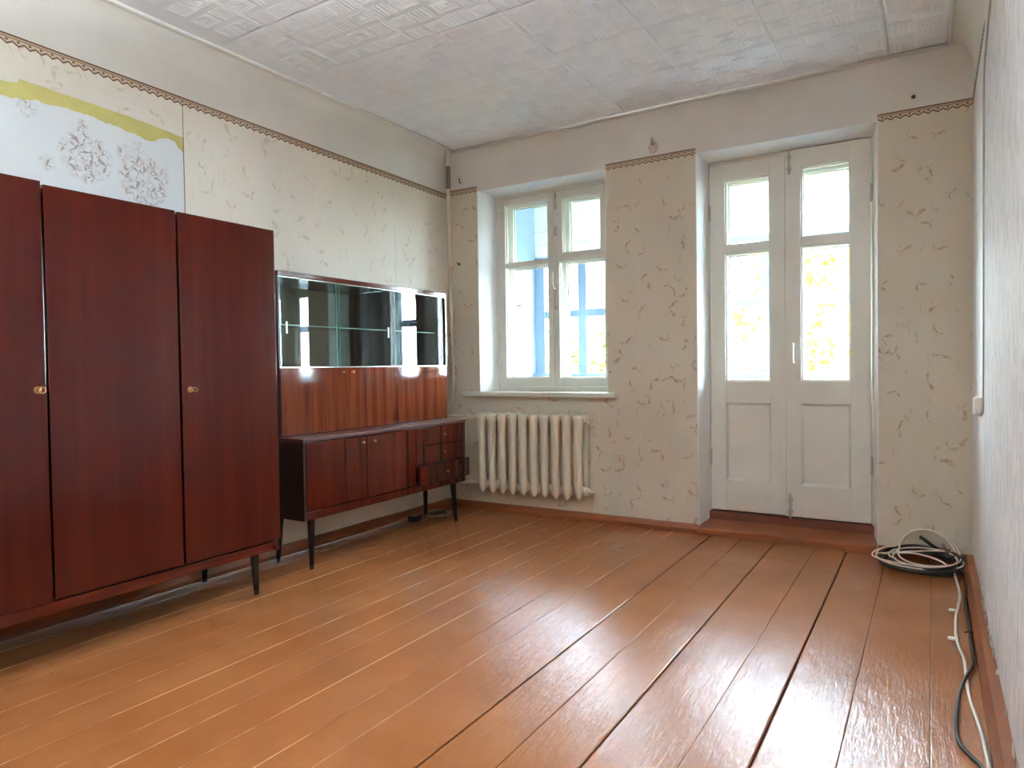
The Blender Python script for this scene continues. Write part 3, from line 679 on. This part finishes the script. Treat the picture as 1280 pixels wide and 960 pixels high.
# wardrobe
WXF = -2.670; WY = [0.715, 1.222, 1.727, 2.226]; WB, WT = 0.238, 1.716
wd = root('wardrobe', (-2.90, 1.47, 0), 'tall glossy mahogany three-door wardrobe on short black legs', 'wardrobe')
bm = bmesh.new()
xb, xf = -3.145, WXF-0.022
box(bm, xb, xf, WY[0]+0.002, WY[0]+0.022, 0.20, WT-0.012); box(bm, xb, xf, WY[3]-0.022, WY[3]-0.002, 0.20, WT-0.012)
box(bm, xb, xf, WY[0]+0.022, WY[3]-0.022, WT-0.032, WT-0.012); box(bm, xb, xf, WY[0]+0.022, WY[3]-0.022, 0.20, 0.22); box(bm, xb, xb+0.008, WY[0]+0.022, WY[3]-0.022, 0.22, WT-0.032)
for y in WY[1:3]: box(bm, xb+0.008, xf-0.03, y-0.009, y+0.009, 0.22, WT-0.032)
mk('body', bm, M_sidedark, wd)
for k, (prou, zt, zb_) in enumerate(((0.006, 1.722, 0.237), (0.0, 1.714, 0.240), (0.002, 1.711, 0.241))):
    bm = bmesh.new(); box(bm, WXF-0.019+prou, WXF+prou, WY[k]+0.005, WY[k+1]-0.005, zb_, zt); bevel(bm, 0.0025)
    d = mk('door', bm, M_wardrobe, wd)
    if k != 1:
        yk = 1.188 if k == 0 else 1.769; zk = 0.990 if k == 0 else 0.972; xx = WXF+prou
        bm = bmesh.new(); lathe(bm, [(0.013, xx-0.001), (0.013, xx+0.002), (0.008, xx+0.004)], 'x', (0, yk, zk), 12); mk('escutcheon', bm, M_brass, d, smooth=True, ang=40)
        bm = bmesh.new(); tube(bm, [(xx, yk, zk), (xx+0.022, yk, zk)], 0.003, 8)
        pl = Vector((0, 1, 0)) if k == 0 else Vector((0.35, 0.75, -0.5)).normalized(); q = Vector((1, 0, 0.0)) if k == 0 else Vector((0, 0.3, 0.5)).normalized()
        q = Vector((0, 0, 1)) if k == 0 else Vector((0.8, 0, 0.6))
        c = Vector((xx+0.032, yk, zk))
        tube(bm, [c+(pl*math.cos(a)+q*math.sin(a))*0.011 for a in [2*PI*i/14 for i in range(15)]], 0.0025, 6); mk('key', bm, M_brass, d, smooth=True)
bm = bmesh.new(); box(bm, WXF-0.035, WXF-0.010, WY[0]+0.004, WY[3]-0.008, 0.190, 0.232); bevel(bm, 0.004); mk('base_rail', bm, M_redrail, wd)
for y in (2.105, 0.84):
    taper_leg('leg', wd, -2.715, y, 0.205, 0.021, 0.012, 0.010, 0.0); taper_leg('leg', wd, -3.09, y, 0.205, 0.021, 0.012, -0.008, 0.0)
bm = bmesh.new(); lathe(bm, [(0.010, -2.70), (0.010, -2.655), (0.006, -2.650)], 'x', (0, 2.19, 0.204), 8); mk('rail_dowel', bm, M_redrail, wd)

# sideboard
SXF = -2.772; SY0, SY1 = 2.462, 3.905; SZ0, SZ1 = 0.262, 0.690
sb = root('sideboard', (-2.95, 3.18, 0), 'low glossy mahogany sideboard with two doors and three drawers', 'sideboard')
bm = bmesh.new(); xb = -3.118
box(bm, xb, SXF-0.001, SY0, SY0+0.018, SZ0, SZ1-0.020); box(bm, xb, SXF-0.001, SY1-0.018, SY1, SZ0, SZ1-0.020)
box(bm, xb, SXF-0.026, SY0+0.018, SY1-0.018, SZ0+0.010, SZ0+0.028); box(bm, xb, xb+0.006, SY0+0.018, SY1-0.018, SZ0+0.028, SZ1-0.020); box(bm, xb+0.006, SXF-0.026, 3.362, 3.378, SZ0+0.028, SZ1-0.020)
mk('body', bm, M_sidedark, sb)
bm = bmesh.new(); box(bm, xb, SXF+0.004, SY0-0.004, SY1+0.004, SZ1-0.020, SZ1); bevel(bm, 0.003); mk('top', bm, M_topwood, sb)
bm = bmesh.new(); box(bm, SXF-0.022, SXF-0.002, SY0+0.018, SY1-0.018, SZ0, 0.305); bevel(bm, 0.002); mk('bottom_rail', bm, M_sideboard, sb)
def knob(parent, x, y, z, mat=None):
    bm = bmesh.new(); lathe(bm, [(0.0035, x-0.001), (0.003, x+0.007), (0.0065, x+0.011), (0.0078, x+0.015), (0.006, x+0.019), (0.002, x+0.020)], 'x', (0, y, z), 12); mk('knob', bm, mat or M_brass, parent, smooth=True)
def front(name, y0, y1, z0, z1, x=SXF, mat=None):
    bm = bmesh.new(); box(bm, x-0.018, x, y0+0.0018, y1-0.0018, z0+0.0015, z1-0.0015); bevel(bm, 0.0015); return mk(name, bm, mat or M_sideboard, sb)
d = front('door', SY0+0.019, 2.932, 0.308, SZ1-0.023); knob(d, SXF, 2.893, 0.632)
d = front('door', 2.932, 3.372, 0.308, SZ1-0.023); knob(d, SXF, 2.985, 0.632)
d = front('drawer', 3.372, SY1-0.019, 0.552, SZ1-0.023); knob(d, SXF, 3.655, 0.610)
d = front('drawer', 3.372, SY1-0.019, 0.434, 0.550); knob(d, SXF, 3.655, 0.494)
bm = bmesh.new(); xd = SXF+0.030; box(bm, xd-0.020, xd, 3.374, SY1+0.004, 0.306, 0.430); bevel(bm, 0.0015); dr = mk('drawer', bm, M_sideboard, sb); knob(dr, xd, 3.645, 0.366)
bxo('drawer_box', M_dark, dr, -3.05, xd-0.020, 3.40, SY1-0.03, 0.318, 0.415)
for y, dy in ((2.53, -0.012), (3.79, 0.012)):
    taper_leg('leg', sb, -2.80, y, SZ0+0.006, 0.021, 0.011, 0.012, dy); taper_leg('leg', sb, -3.04, y, SZ0+0.006, 0.021, 0.011, -0.010, dy)

# display hutch standing on the sideboard
HX = -2.950; HY0, HY1 = 2.474, 3.945; HZ0, HZM, HZ1 = SZ1, 1.062, 1.578
hu = root('display_cabinet', (-3.05, 3.21, HZ0), 'glass-fronted display cabinet with striped veneer doors standing on the sideboard', 'cabinet')
bm = bmesh.new(); xb = -3.146
box(bm, xb, HX-0.004, HY0, HY0+0.014, HZ0+0.001, HZ1-0.028); box(bm, xb, HX-0.004, HY1-0.014, HY1, HZ0+0.001, HZ1-0.028)
box(bm, xb, HX-0.021, HY0+0.014, HY1-0.014, HZ0+0.001, HZ0+0.016); box(bm, xb, HX-0.021, HY0+0.014, HY1-0.014, HZM-0.016, HZM-0.002); box(bm, xb, xb+0.006, HY0+0.014, HY1-0.014, HZ0+0.016, HZM-0.016)
box(bm, xb+0.006, HX-0.021, 3.392, 3.408, HZ0+0.016, HZM-0.016); mk('body', bm, M_sidedark, hu)
bm = bmesh.new(); box(bm, xb, HX+0.002, HY0-0.002, HY1+0.001, HZ1-0.028, HZ1); bevel(bm, 0.003); mk('top_panel', bm, M_redrail, hu)
bxo('top_track', M_chrome, hu, HX-0.014, HX+0.001, HY0+0.002, HY1-0.002, HZ1-0.034, HZ1-0.0285, 0.001)
bxo('bottom_track', M_chrome, hu, HX-0.014, HX+0.001, HY0+0.002, HY1-0.002, HZM-0.003, HZM+0.004, 0.001)
bxo('edge_trim', M_chrome, hu, HX-0.006, HX+0.001, HY1-0.006, HY1+0.001, HZM+0.004, HZ1-0.034, 0.001)
bxo('mirror_back', M_mirror, hu, xb+0.001, xb+0.006, HY0+0.014, HY1-0.014, HZM-0.002, HZ1-0.028)
for a, b in ((3.366, 3.410), (3.868, HY1-0.014)): bxo('stile', M_dark, hu, HX-0.055, HX-0.012, a, b, HZM, HZ1-0.030, 0.002)
bxo('divider', M_dark, hu, xb+0.006, HX-0.055, 3.38, 3.395, HZM, HZ1-0.030)
for a, b in ((HY0+0.018, 3.378), (3.397, HY1-0.016)):
    sh = bxo('glass_shelf', M_hutchglass, hu, xb+0.008, HX-0.045, a, b, 1.292, 1.297)
    bxo('shelf_edge', M_glassedge, sh, HX-0.045, HX-0.0435, a, b, 1.292, 1.297)
for a, b, xo in ((HY0+0.015, 2.925, -0.010), (2.895, 3.372, -0.003), (3.404, 3.872, -0.003)):
    pn = bxo('glass_pane', M_hutchglass, hu, HX+xo-0.004, HX+xo, a, b, HZM+0.004, HZ1-0.033)
    bxo('pane_edge', M_glassedge, pn, HX+xo-0.004, HX+xo, a-0.0015 if xo > -0.005 else b, a if xo > -0.005 else b+0.0015, HZM+0.004, HZ1-0.033)
    if b < 3.4:
        yy = a+0.045 if xo < -0.005 else b-0.035
        bxo('finger_pull', M_whiteplastic, pn, HX+xo+0.0002, HX+xo+0.003, yy-0.006, yy+0.006, 1.245, 1.310, 0.001)
def hfront(y0, y1, ky, dark=False):
    bm = bmesh.new(); box(bm, HX-0.018, HX, y0+0.0015, y1-0.0015, HZ0+0.004, HZM-0.004); bevel(bm, 0.0015); d = mk('door', bm, M_hutch, hu)
    knob(d, HX, ky, 1.032, M_darkmetal if dark else M_brass)
hfront(HY0+0.002, 2.966, 2.925); hfront(2.966, 3.412, 3.005); hfront(3.412, HY1-0.001, 3.70, True)

# ------------------------------------------------------------------ added uplight, out of view, brightens ceiling and walls
lamp = root('added_fill_lamp', (-1.40, 0.60, HC), 'added unseen white bowl uplight that fills the room with light', 'lamp')
def emit(name, col, st):
    m = bpy.data.materials.new(name); m.use_nodes = True; t = m.node_tree; t.nodes.clear()
    o = t.nodes.new('ShaderNodeOutputMaterial'); e = t.nodes.new('ShaderNodeEmission'); e.inputs[0].default_value = col; e.inputs[1].default_value = st
    t.links.new(e.outputs[0], o.inputs[0]); return m
FILL_STRENGTH = 900.0
LX, LY, LZ = -1.40, 0.60, 2.12
bm = bmesh.new(); lathe(bm, [(0.055, HC-0.003), (0.055, HC-0.02), (0.03, HC-0.05), (0.008, HC-0.06)], 'z', (LX, LY, 0), 20); mk('ceiling_rose', bm, M_whitetrim, lamp, smooth=True, ang=40)
bm = bmesh.new(); tube(bm, [(LX, LY, HC-0.06), (LX, LY, LZ+0.11)], 0.005, 8); mk('cord', bm, M_whiteplastic, lamp)
bm = bmesh.new(); lathe(bm, [(0.006, LZ+0.12), (0.022, LZ+0.115), (0.022, LZ+0.075), (0.018, LZ+0.070)], 'z', (LX, LY, 0), 16); mk('lamp_holder', bm, M_whiteplastic, lamp, smooth=True, ang=40)
prof = [(0.004, 0.0), (0.08, 0.008), (0.15, 0.035), (0.20, 0.075), (0.225, 0.115)]
bm = bmesh.new(); lathe(bm, [(r, LZ-0.02+z) for r, z in prof]+[(r-0.005 if r > 0.01 else r, LZ-0.016+z) for r, z in prof[::-1]], 'z', (LX, LY, 0), 28); mk('bowl_shade', bm, M_whitetrim, lamp, smooth=True, ang=50)
bm = bmesh.new(); lathe(bm, [(max(0.003, 0.05*math.sin(a)), LZ+0.03-0.05*math.cos(a)) for a in [PI*k/12 for k in range(12)]], 'z', (LX, LY, 0), 18); mk('bulb', bm, emit('fill_bulb', (0.89, 1.0, 1.06, 1), FILL_STRENGTH), lamp, smooth=True)
# ------------------------------------------------------------------ small things on walls and floor
bm = bmesh.new(); tube(bm, smooth_path([(XR-0.006, 2.75, 2.32), (XR-0.006, 3.10, 2.24), (XR-0.006, 3.27, 2.14), (XR-0.006, 3.285, 1.9), (XR-0.006, 3.275, 1.4), (XR-0.006, 3.285, 0.90), (XR-0.008, 3.34, 0.835), (XR-0.012, 3.42, 0.835)], 5), 0.0035, 8)
mk('wall_cable', bm, plain('grey_wire', (176, 172, 166), 0.5), label='thin grey wire running down the right wall to the white box', cat='cable', smooth=True)
jb = root('junction_box', (XR-0.012, 3.46, 0.81), 'small white plastic box on the right wall at the end of the wire', 'junction box')
bm = bmesh.new(); box(bm, XR-0.026, XR-0.0015, 3.415, 3.535, 0.815, 0.895); bevel(bm, 0.008, 3); mk('housing', bm, M_whiteplastic, jb, smooth=True, ang=40)
bxo('lid', M_whiteplastic, jb, XR-0.031, XR-0.0262, 3.425, 3.525, 0.822, 0.888, 0.002)
def nail(name, x, z, label, mat, n=0.010):
    bm = bmesh.new(); lathe(bm, [(0.0022, YB+0.01), (0.0022, YB-0.018), (n, YB-0.019), (n*0.8, YB-0.023), (0.002, YB-0.025)], 'y', (x, 0, z), 10); return mk(name, bm, mat, label=label, cat='nail', smooth=True, ang=45)
nail('nail', -0.085, 2.436, 'dark nail head above the border right of the balcony door', M_darkmetal)
bm = bmesh.new(); tube(bm, [(-3.015, YB+0.005, 2.43), (-3.015, YB-0.02, 2.432), (-3.015, YB-0.022, 2.462)], 0.004, 8); mk('wall_hook', bm, M_darkmetal, label='small dark hook on the wall above the border beside the pipe', cat='hook', smooth=True)
bm = bmesh.new(); box(bm, -3.046, -3.034, YB-0.007, YB-0.001, 1.818, 1.838); tube(bm, [(-3.04, YB-0.008, 1.83), (-3.04, YB-0.03, 1.826), (-3.04, YB-0.03, 1.84)], 0.0035, 8); mk('pipe_clip', bm, M_darkmetal, label='small dark clip on the wallpaper beside the heating pipe', cat='clip')
ho = root('curtain_hook', (-1.512, YB-0.005, 2.39), 'grey painted iron hook on a plaster lump above the wall pier', 'hook')
bm = bmesh.new(); bmesh.ops.create_icosphere(bm, subdivisions=2, radius=1.0)
for v in bm.verts:
    k = 1+0.18*math.sin(v.co.x*5+v.co.z*3); v.co = Vector((v.co.x*0.030*k, v.co.y*0.014, v.co.z*0.042*k))+Vector((-1.512, YB-0.006, 2.432))
mk('plaster_lump', bm, M_rough, ho, smooth=True)
bm = bmesh.new(); tube(bm, smooth_path([(-1.508, YB-0.008, 2.44), (-1.508, YB-0.045, 2.442), (-1.508, YB-0.052, 2.462), (-1.508, YB-0.045, 2.478)], 5), 0.006, 8); mk('hook', bm, M_greymetal, ho, smooth=True)
bm = bmesh.new(); tube(bm, smooth_path([(-1.955, YB-0.004, 0.18), (-1.958, YB-0.004, 0.12), (-1.955, YB-0.004, 0.05)], 3), 0.004, 6); mk('wire_stub', bm, M_whiteplastic, label='short white wire end on the wall under the radiator end', cat='cable')

# cable coil in the corner
def loops(cx, cy_, rx, ry, z0, turns, seed, tilt=0.0, ph=0.0, wob=0.012):
    rnd = random.Random(seed); pts = []; N = 22
    a1, a2, a3 = (rnd.uniform(0, 6) for _ in range(3))
    for k in range(int(turns*N)+1):
        t = 2*PI*k/N+ph; q = 1+wob*6*math.sin(t*0.37+a1)*0.5
        x = cx+math.cos(t)*rx*q+wob*math.sin(t*0.9+a2); y = cy_+math.sin(t)*ry*q+wob*math.cos(t*1.13+a3)
        pts.append((x, y, z0+max(0, math.sin(t))*tilt+0.006*(k/N)+0.004*(1+math.sin(t*1.7+a1))))
    return pts
blk = root('black_cable_coil', (-0.05, 4.02, 0), 'coil of thick black cable lying in the corner by the balcony door', 'cable')
for n, (cx, cy_, rx, ry, z0, tu, sd, tl, ph) in enumerate(((-0.055, 4.02, 0.165, 0.165, 0.010, 3.2, 3, 0.030, 0.5), (-0.040, 4.02, 0.155, 0.155, 0.026, 2.6, 8, 0.035, 2.0))):
    bm = bmesh.new(); tube(bm, smooth_path(loops(cx, cy_, rx, ry, z0, tu, sd, tl, ph), 2), 0.0075, 7); mk('cable_loop', bm, M_blackplastic, blk, smooth=True)
bm = bmesh.new(); tube(bm, smooth_path([(0.06, 4.15, 0.060), (0.01, 4.15, 0.085), (-0.03, 4.15, 0.115), (-0.055, 4.16, 0.130)], 4), 0.009, 8); mk('cable_end', bm, M_blackplastic, blk, smooth=True)
bm = bmesh.new()
for a in ((0.075, 4.10, 0.05), (0.11, 4.06, 0.045), (0.05, 4.14, 0.055)):
    lathe(bm, [(0.004, a[2]), (0.022, a[2]+0.006), (0.020, a[2]+0.028), (0.004, a[2]+0.034)], 'z', (a[0], a[1], 0), 9, 1.4, 0.7)
mk('cable_clump', bm, plain('grey_brown_clump', (96, 84, 74), 0.6), blk, smooth=True, ang=50)
wht = root('white_cable_coil', (-0.05, 4.02, 0), 'loose coil of thin cream cable on top of the black one', 'cable')
for (cx, cy_, rx, ry, z0, tu, sd, tl, ph) in ((-0.06, 4.02, 0.195, 0.170, 0.035, 1.6, 11, 0.03, 1.0), (-0.02, 4.05, 0.155, 0.165, 0.048, 1.3, 5, 0.10, 0.3), (-0.035, 3.99, 0.165, 0.155, 0.052, 1.2, 17, 0.02, 2.6)):
    bm = bmesh.new(); tube(bm, smooth_path(loops(cx, cy_, rx, ry, z0, tu, sd, tl, ph, 0.02), 2), 0.0042, 7); mk('cable_loop', bm, M_cable, wht, smooth=True)
for pts in (((-0.245, 4.03, 0.05), (-0.12, 4.06, 0.066), (0.01, 4.11, 0.075), (0.09, 4.15, 0.075)), ((-0.225, 4.05, 0.045), (-0.08, 4.03, 0.070), (0.04, 3.96, 0.06), (0.094, 3.90, 0.02))):
    bm = bmesh.new(); tube(bm, smooth_path(pts, 4), 0.0042, 7); mk('cable_run', bm, M_cable, wht, smooth=True)
bm = bmesh.new(); tube(bm, smooth_path([(0.094, 3.90, 0.012), (0.102, 3.75, 0.007), (0.104, 3.607, 0.006), (0.094, 3.45, 0.006), (0.082, 3.30, 0.006), (0.076, 3.10, 0.006), (0.082, 2.95, 0.006), (0.094, 2.83, 0.006), (0.097, 2.54, 0.006), (0.110, 2.38, 0.006), (0.120, 2.22, 0.006), (0.124, 2.0, 0.006), (0.124, 1.5, 0.006), (0.12, 0.4, 0.006)], 5), 0.0055, 8)
fc = mk('floor_cable', bm, M_cable, label='cream cable with clips running along the floor from the coil', cat='cable', smooth=True)
for y, x in ((3.371, 0.079), (3.026, 0.071)):
    bm = bmesh.new(); lathe(bm, [(0.004, x-0.022), (0.0075, x-0.018), (0.0075, x), (0.004, x+0.004)], 'x', (0, y, 0.009), 8); mk('cable_clip', bm, M_whiteplastic, fc, smooth=True, ang=50)
bm = bmesh.new(); tube(bm, smooth_path([(0.115, 3.98, 0.035), (0.140, 3.80, 0.04), (0.122, 3.55, 0.02), (0.120, 3.40, 0.008), (0.124, 3.20, 0.008), (0.122, 3.06, 0.008), (0.122, 2.95, 0.007), (0.118, 2.80, 0.007), (0.098, 2.68, 0.016), (0.075, 2.56, 0.006), (0.063, 2.42, 0.006), (0.058, 2.30, 0.006), (0.064, 2.20, 0.006), (0.088, 2.14, 0.006), (0.112, 2.06, 0.007), (0.113, 1.7, 0.007), (0.110, 0.4, 0.007)], 5), 0.0055, 8)
bc = mk('black_floor_cable', bm, M_blackplastic, label='black cable curving over the boards along the right wall', cat='cable', smooth=True)
bm = bmesh.new(); tube(bm, smooth_path([(0.105, 3.115, 0.010), (0.122, 3.11, 0.018), (0.135, 3.11, 0.012)], 4), 0.003, 6); mk('cable_tie', bm, M_blackplastic, bc)
# wires on the floor under the sideboard
ws = root('wire_tangle', (-3.0, 3.82, 0), 'small tangle of wires on the floor in the corner under the sideboard', 'cable')
for sd, r, mat in ((2, 0.07, M_pipedark), (4, 0.055, M_blackplastic), (6, 0.08, M_pipedark)):
    bm = bmesh.new(); tube(bm, smooth_path(loops(-2.985, 3.86, r*1.3, r, 0.006, 2.2, sd, 0.01), 2), 0.0038, 6); mk('wire_loop', bm, mat, ws, smooth=True)
bm = bmesh.new(); box(bm, -3.065, -3.005, 3.62, 3.70, 0.001, 0.042); bevel(bm, 0.008); mk('plug_block', bm, M_blackplastic, label='black power block on the floor behind the sideboard leg', cat='power block')

# ------------------------------------------------------------------ glazed balcony outside
M_blue = paint('pale_blue_balcony_paint', (108, 128, 150), 0.5, 0.04, 6)
M_bwhite = paint('pale_balcony_boards', (214, 218, 214), 0.6, 0.05, 5)
BY = 5.55
bm = bmesh.new(); box(bm, -3.3, 2.40, YO, BY+0.1, -0.2, 0.03); mk('balcony_floor', bm, M_bwhite, kind='structure', label='balcony floor slab outside the door', cat='floor')
bm = bmesh.new(); box(bm, -3.3, 2.40, BY, BY+0.10, 0.03, 0.955); mk('balcony_parapet', bm, M_blue, kind='structure', label='pale blue balcony parapet under the outer glazing', cat='wall')
bm = bmesh.new(); box(bm, -3.3, 2.40, YO, BY+0.35, 2.62, 2.75); mk('balcony_ceiling', bm, M_bwhite, kind='structure', label='pale ceiling slab over the balcony', cat='ceiling')
hd = bpy.data.objects.new('balcony_header', None); COL.objects.link(hd); hd.location = (-1.27, BY, 2.02); setp(hd, 'pale boarded header above the balcony glazing', 'wall', kind='structure')
for k in range(5): bxo('board', M_bwhite, hd, -3.13, 2.40, BY+0.01, BY+0.05, 2.04+0.118*k, 2.155+0.118*k, 0.004)
bm = bmesh.new(); box(bm, -3.25, -3.13, YO, BY+0.1, 0.03, 2.62); mk('balcony_end_wall', bm, paint('pale_end_wall_paint', (116, 134, 154), 0.6, 0.04, 5), kind='structure', label='pale blue end wall of the balcony seen through the window', cat='wall')
bm = bmesh.new(); box(bm, 2.40, 2.50, YO, BY+0.1, 0.03, 2.62); mk('balcony_side_wall', bm, M_blue, kind='structure', label='pale blue far end wall of the balcony', cat='wall')
bw = root('window_2', (-1.2, BY, 0.955), 'pale blue timber glazing along the outer side of the balcony', 'window', kind='structure')
bm = bmesh.new(); box(bm, -3.13, 2.40, BY-0.06, BY+0.12, 0.955, 0.985); bevel(bm, 0.004); mk('sill_board', bm, M_blue, bw)
bm = bmesh.new(); box(bm, -3.13, 2.40, BY, BY+0.06, 2.00, 2.04); mk('head_rail', bm, M_blue, bw)
posts = [(-3.13, -3.03, 0), (-2.69, -2.61, 1), (-2.10, -2.02, 0), (-1.62, -1.55, 1), (-1.135, -1.065, 0), (-0.605, -0.53, 1), (-0.06, 0.01, 0), (0.50, 0.57, 1), (1.12, 1.19, 0), (1.70, 1.77, 0), (2.31, 2.40, 0)]
for a, b, th in posts: bxo('mullion', M_blue, bw, a, b, BY+0.002, BY+0.058, 0.985, 2.00, 0.003)
for (a0, a1, _), (b0, b1, _) in zip(posts[:-1], posts[1:]):
    bxo('transom', M_blue, bw, a1, b0, BY+0.01, BY+0.05, 1.488, 1.552, 0.003)
    bxo('pane', M_glass, bw, a1, b0, BY+0.03, BY+0.033, 0.985, 1.488); bxo('pane', M_glass, bw, a1, b0, BY+0.03, BY+0.033, 1.552, 2.00)

# ------------------------------------------------------------------ beyond the balcony
bm = bmesh.new(); box(bm, -60, 40, 6.5, 90, -4.2, -4.0); mk('ground', bm, paint('yard_grass', (84, 82, 42), 0.9, 0.2, 0.8), kind='structure', label='yard ground below the balcony', cat='ground')
def tree(x, y, h, rad, cols, seed, label):
    rnd = random.Random(seed); r = root('tree', (x, y, -4.0), label, 'tree', 'trees in the yard')
    bm = bmesh.new(); tube(bm, smooth_path([(x, y, -4.0), (x+0.1, y, -2), (x-0.1, y+0.1, 0.0), (x, y, h*0.55-4)], 3), [0.22-0.012*k for k in range(10)], 8); mk('trunk', bm, paint('bark', (110, 92, 76), 0.9), r, smooth=True)
    cl = []
    for k in range(9):
        a = rnd.uniform(0, 2*PI); q = rnd.uniform(0.2, 0.75)*rad; z = -4+h*rnd.uniform(0.40, 0.92); cl.append(Vector((x+q*math.cos(a), y+q*math.sin(a), z)))
        bm = bmesh.new(); tube(bm, smooth_path([(x, y, -4+h*0.35), ((x+cl[-1].x)/2, (y+cl[-1].y)/2, (z-4+h*0.42)/2), cl[-1]], 3), [0.09-0.011*i for i in range(7)], 6); mk('branch', bm, bpy.data.materials['bark'], r, smooth=True)
    bm = bmesh.new()
    for c in cl:
        for k in range(300):
            d = Vector((rnd.gauss(0, 1), rnd.gauss(0, 1), rnd.gauss(0, 0.8)))*rad*0.24; p = c+d; s = rnd.uniform(0.07, 0.15)
            n = Vector((rnd.gauss(0, 1), rnd.gauss(0, 1), rnd.gauss(0, 1))).normalized(); t = n.orthogonal().normalized(); b = n.cross(t)
            f = bm.faces.new([bm.verts.new(p+t*s), bm.verts.new(p+b*s*0.6), bm.verts.new(p-t*s), bm.verts.new(p-b*s*0.6)]); f.material_index = rnd.randrange(len(cols))
    mk('foliage', bm, cols, r)
ly = plain('leaf_yellow', (206, 164, 52), 0.6); lg = plain('leaf_green', (70, 84, 30), 0.6); ll = plain('leaf_lime', (120, 116, 36), 0.6)
tree(-2.3, 16.5, 8.4, 1.6, [ly, ly, ll], 21, 'yellow autumn tree seen through the balcony door')
tree(-3.3, 11.5, 6.4, 1.3, [ll, ly, lg], 22, 'yellow green tree seen through the left door leaf')
tree(-7.2, 14.5, 6.2, 2.0, [lg, ll, lg], 23, 'green tree seen through the window')
hs = root('house', (-3.6, 22, -4.0), 'pale pink house with grey blue roof beyond the yard', 'house')
bm = bmesh.new(); box(bm, -9.5, 2.5, 20, 27, -4.0, 2.15); mk('walls', bm, paint('pink_render', (140, 96, 86), 0.8, 0.05, 1.5), hs)
bm = bmesh.new(); prism(bm, [(19.5, 2.10), (27.5, 2.10), (23.5, 4.4)], 'x', -9.9, 2.9); rf = mk('roof', bm, paint('slate_roof', (58, 70, 80), 0.7, 0.1, 3), hs)
for k in range(6):
    x = -8.6+1.9*k; f = bxo('window', plain('house_window_frame', (230, 228, 222), 0.5) if k == 0 else bpy.data.materials['house_window_frame'], hs, x-0.5, x+0.5, 19.94, 20.0, -0.2, 1.2)
    bxo('pane', plain('house_glass', (110, 124, 138), 0.1) if k == 0 else bpy.data.materials['house_glass'], f, x-0.42, x+0.42, 19.92, 19.94, -0.12, 1.12)
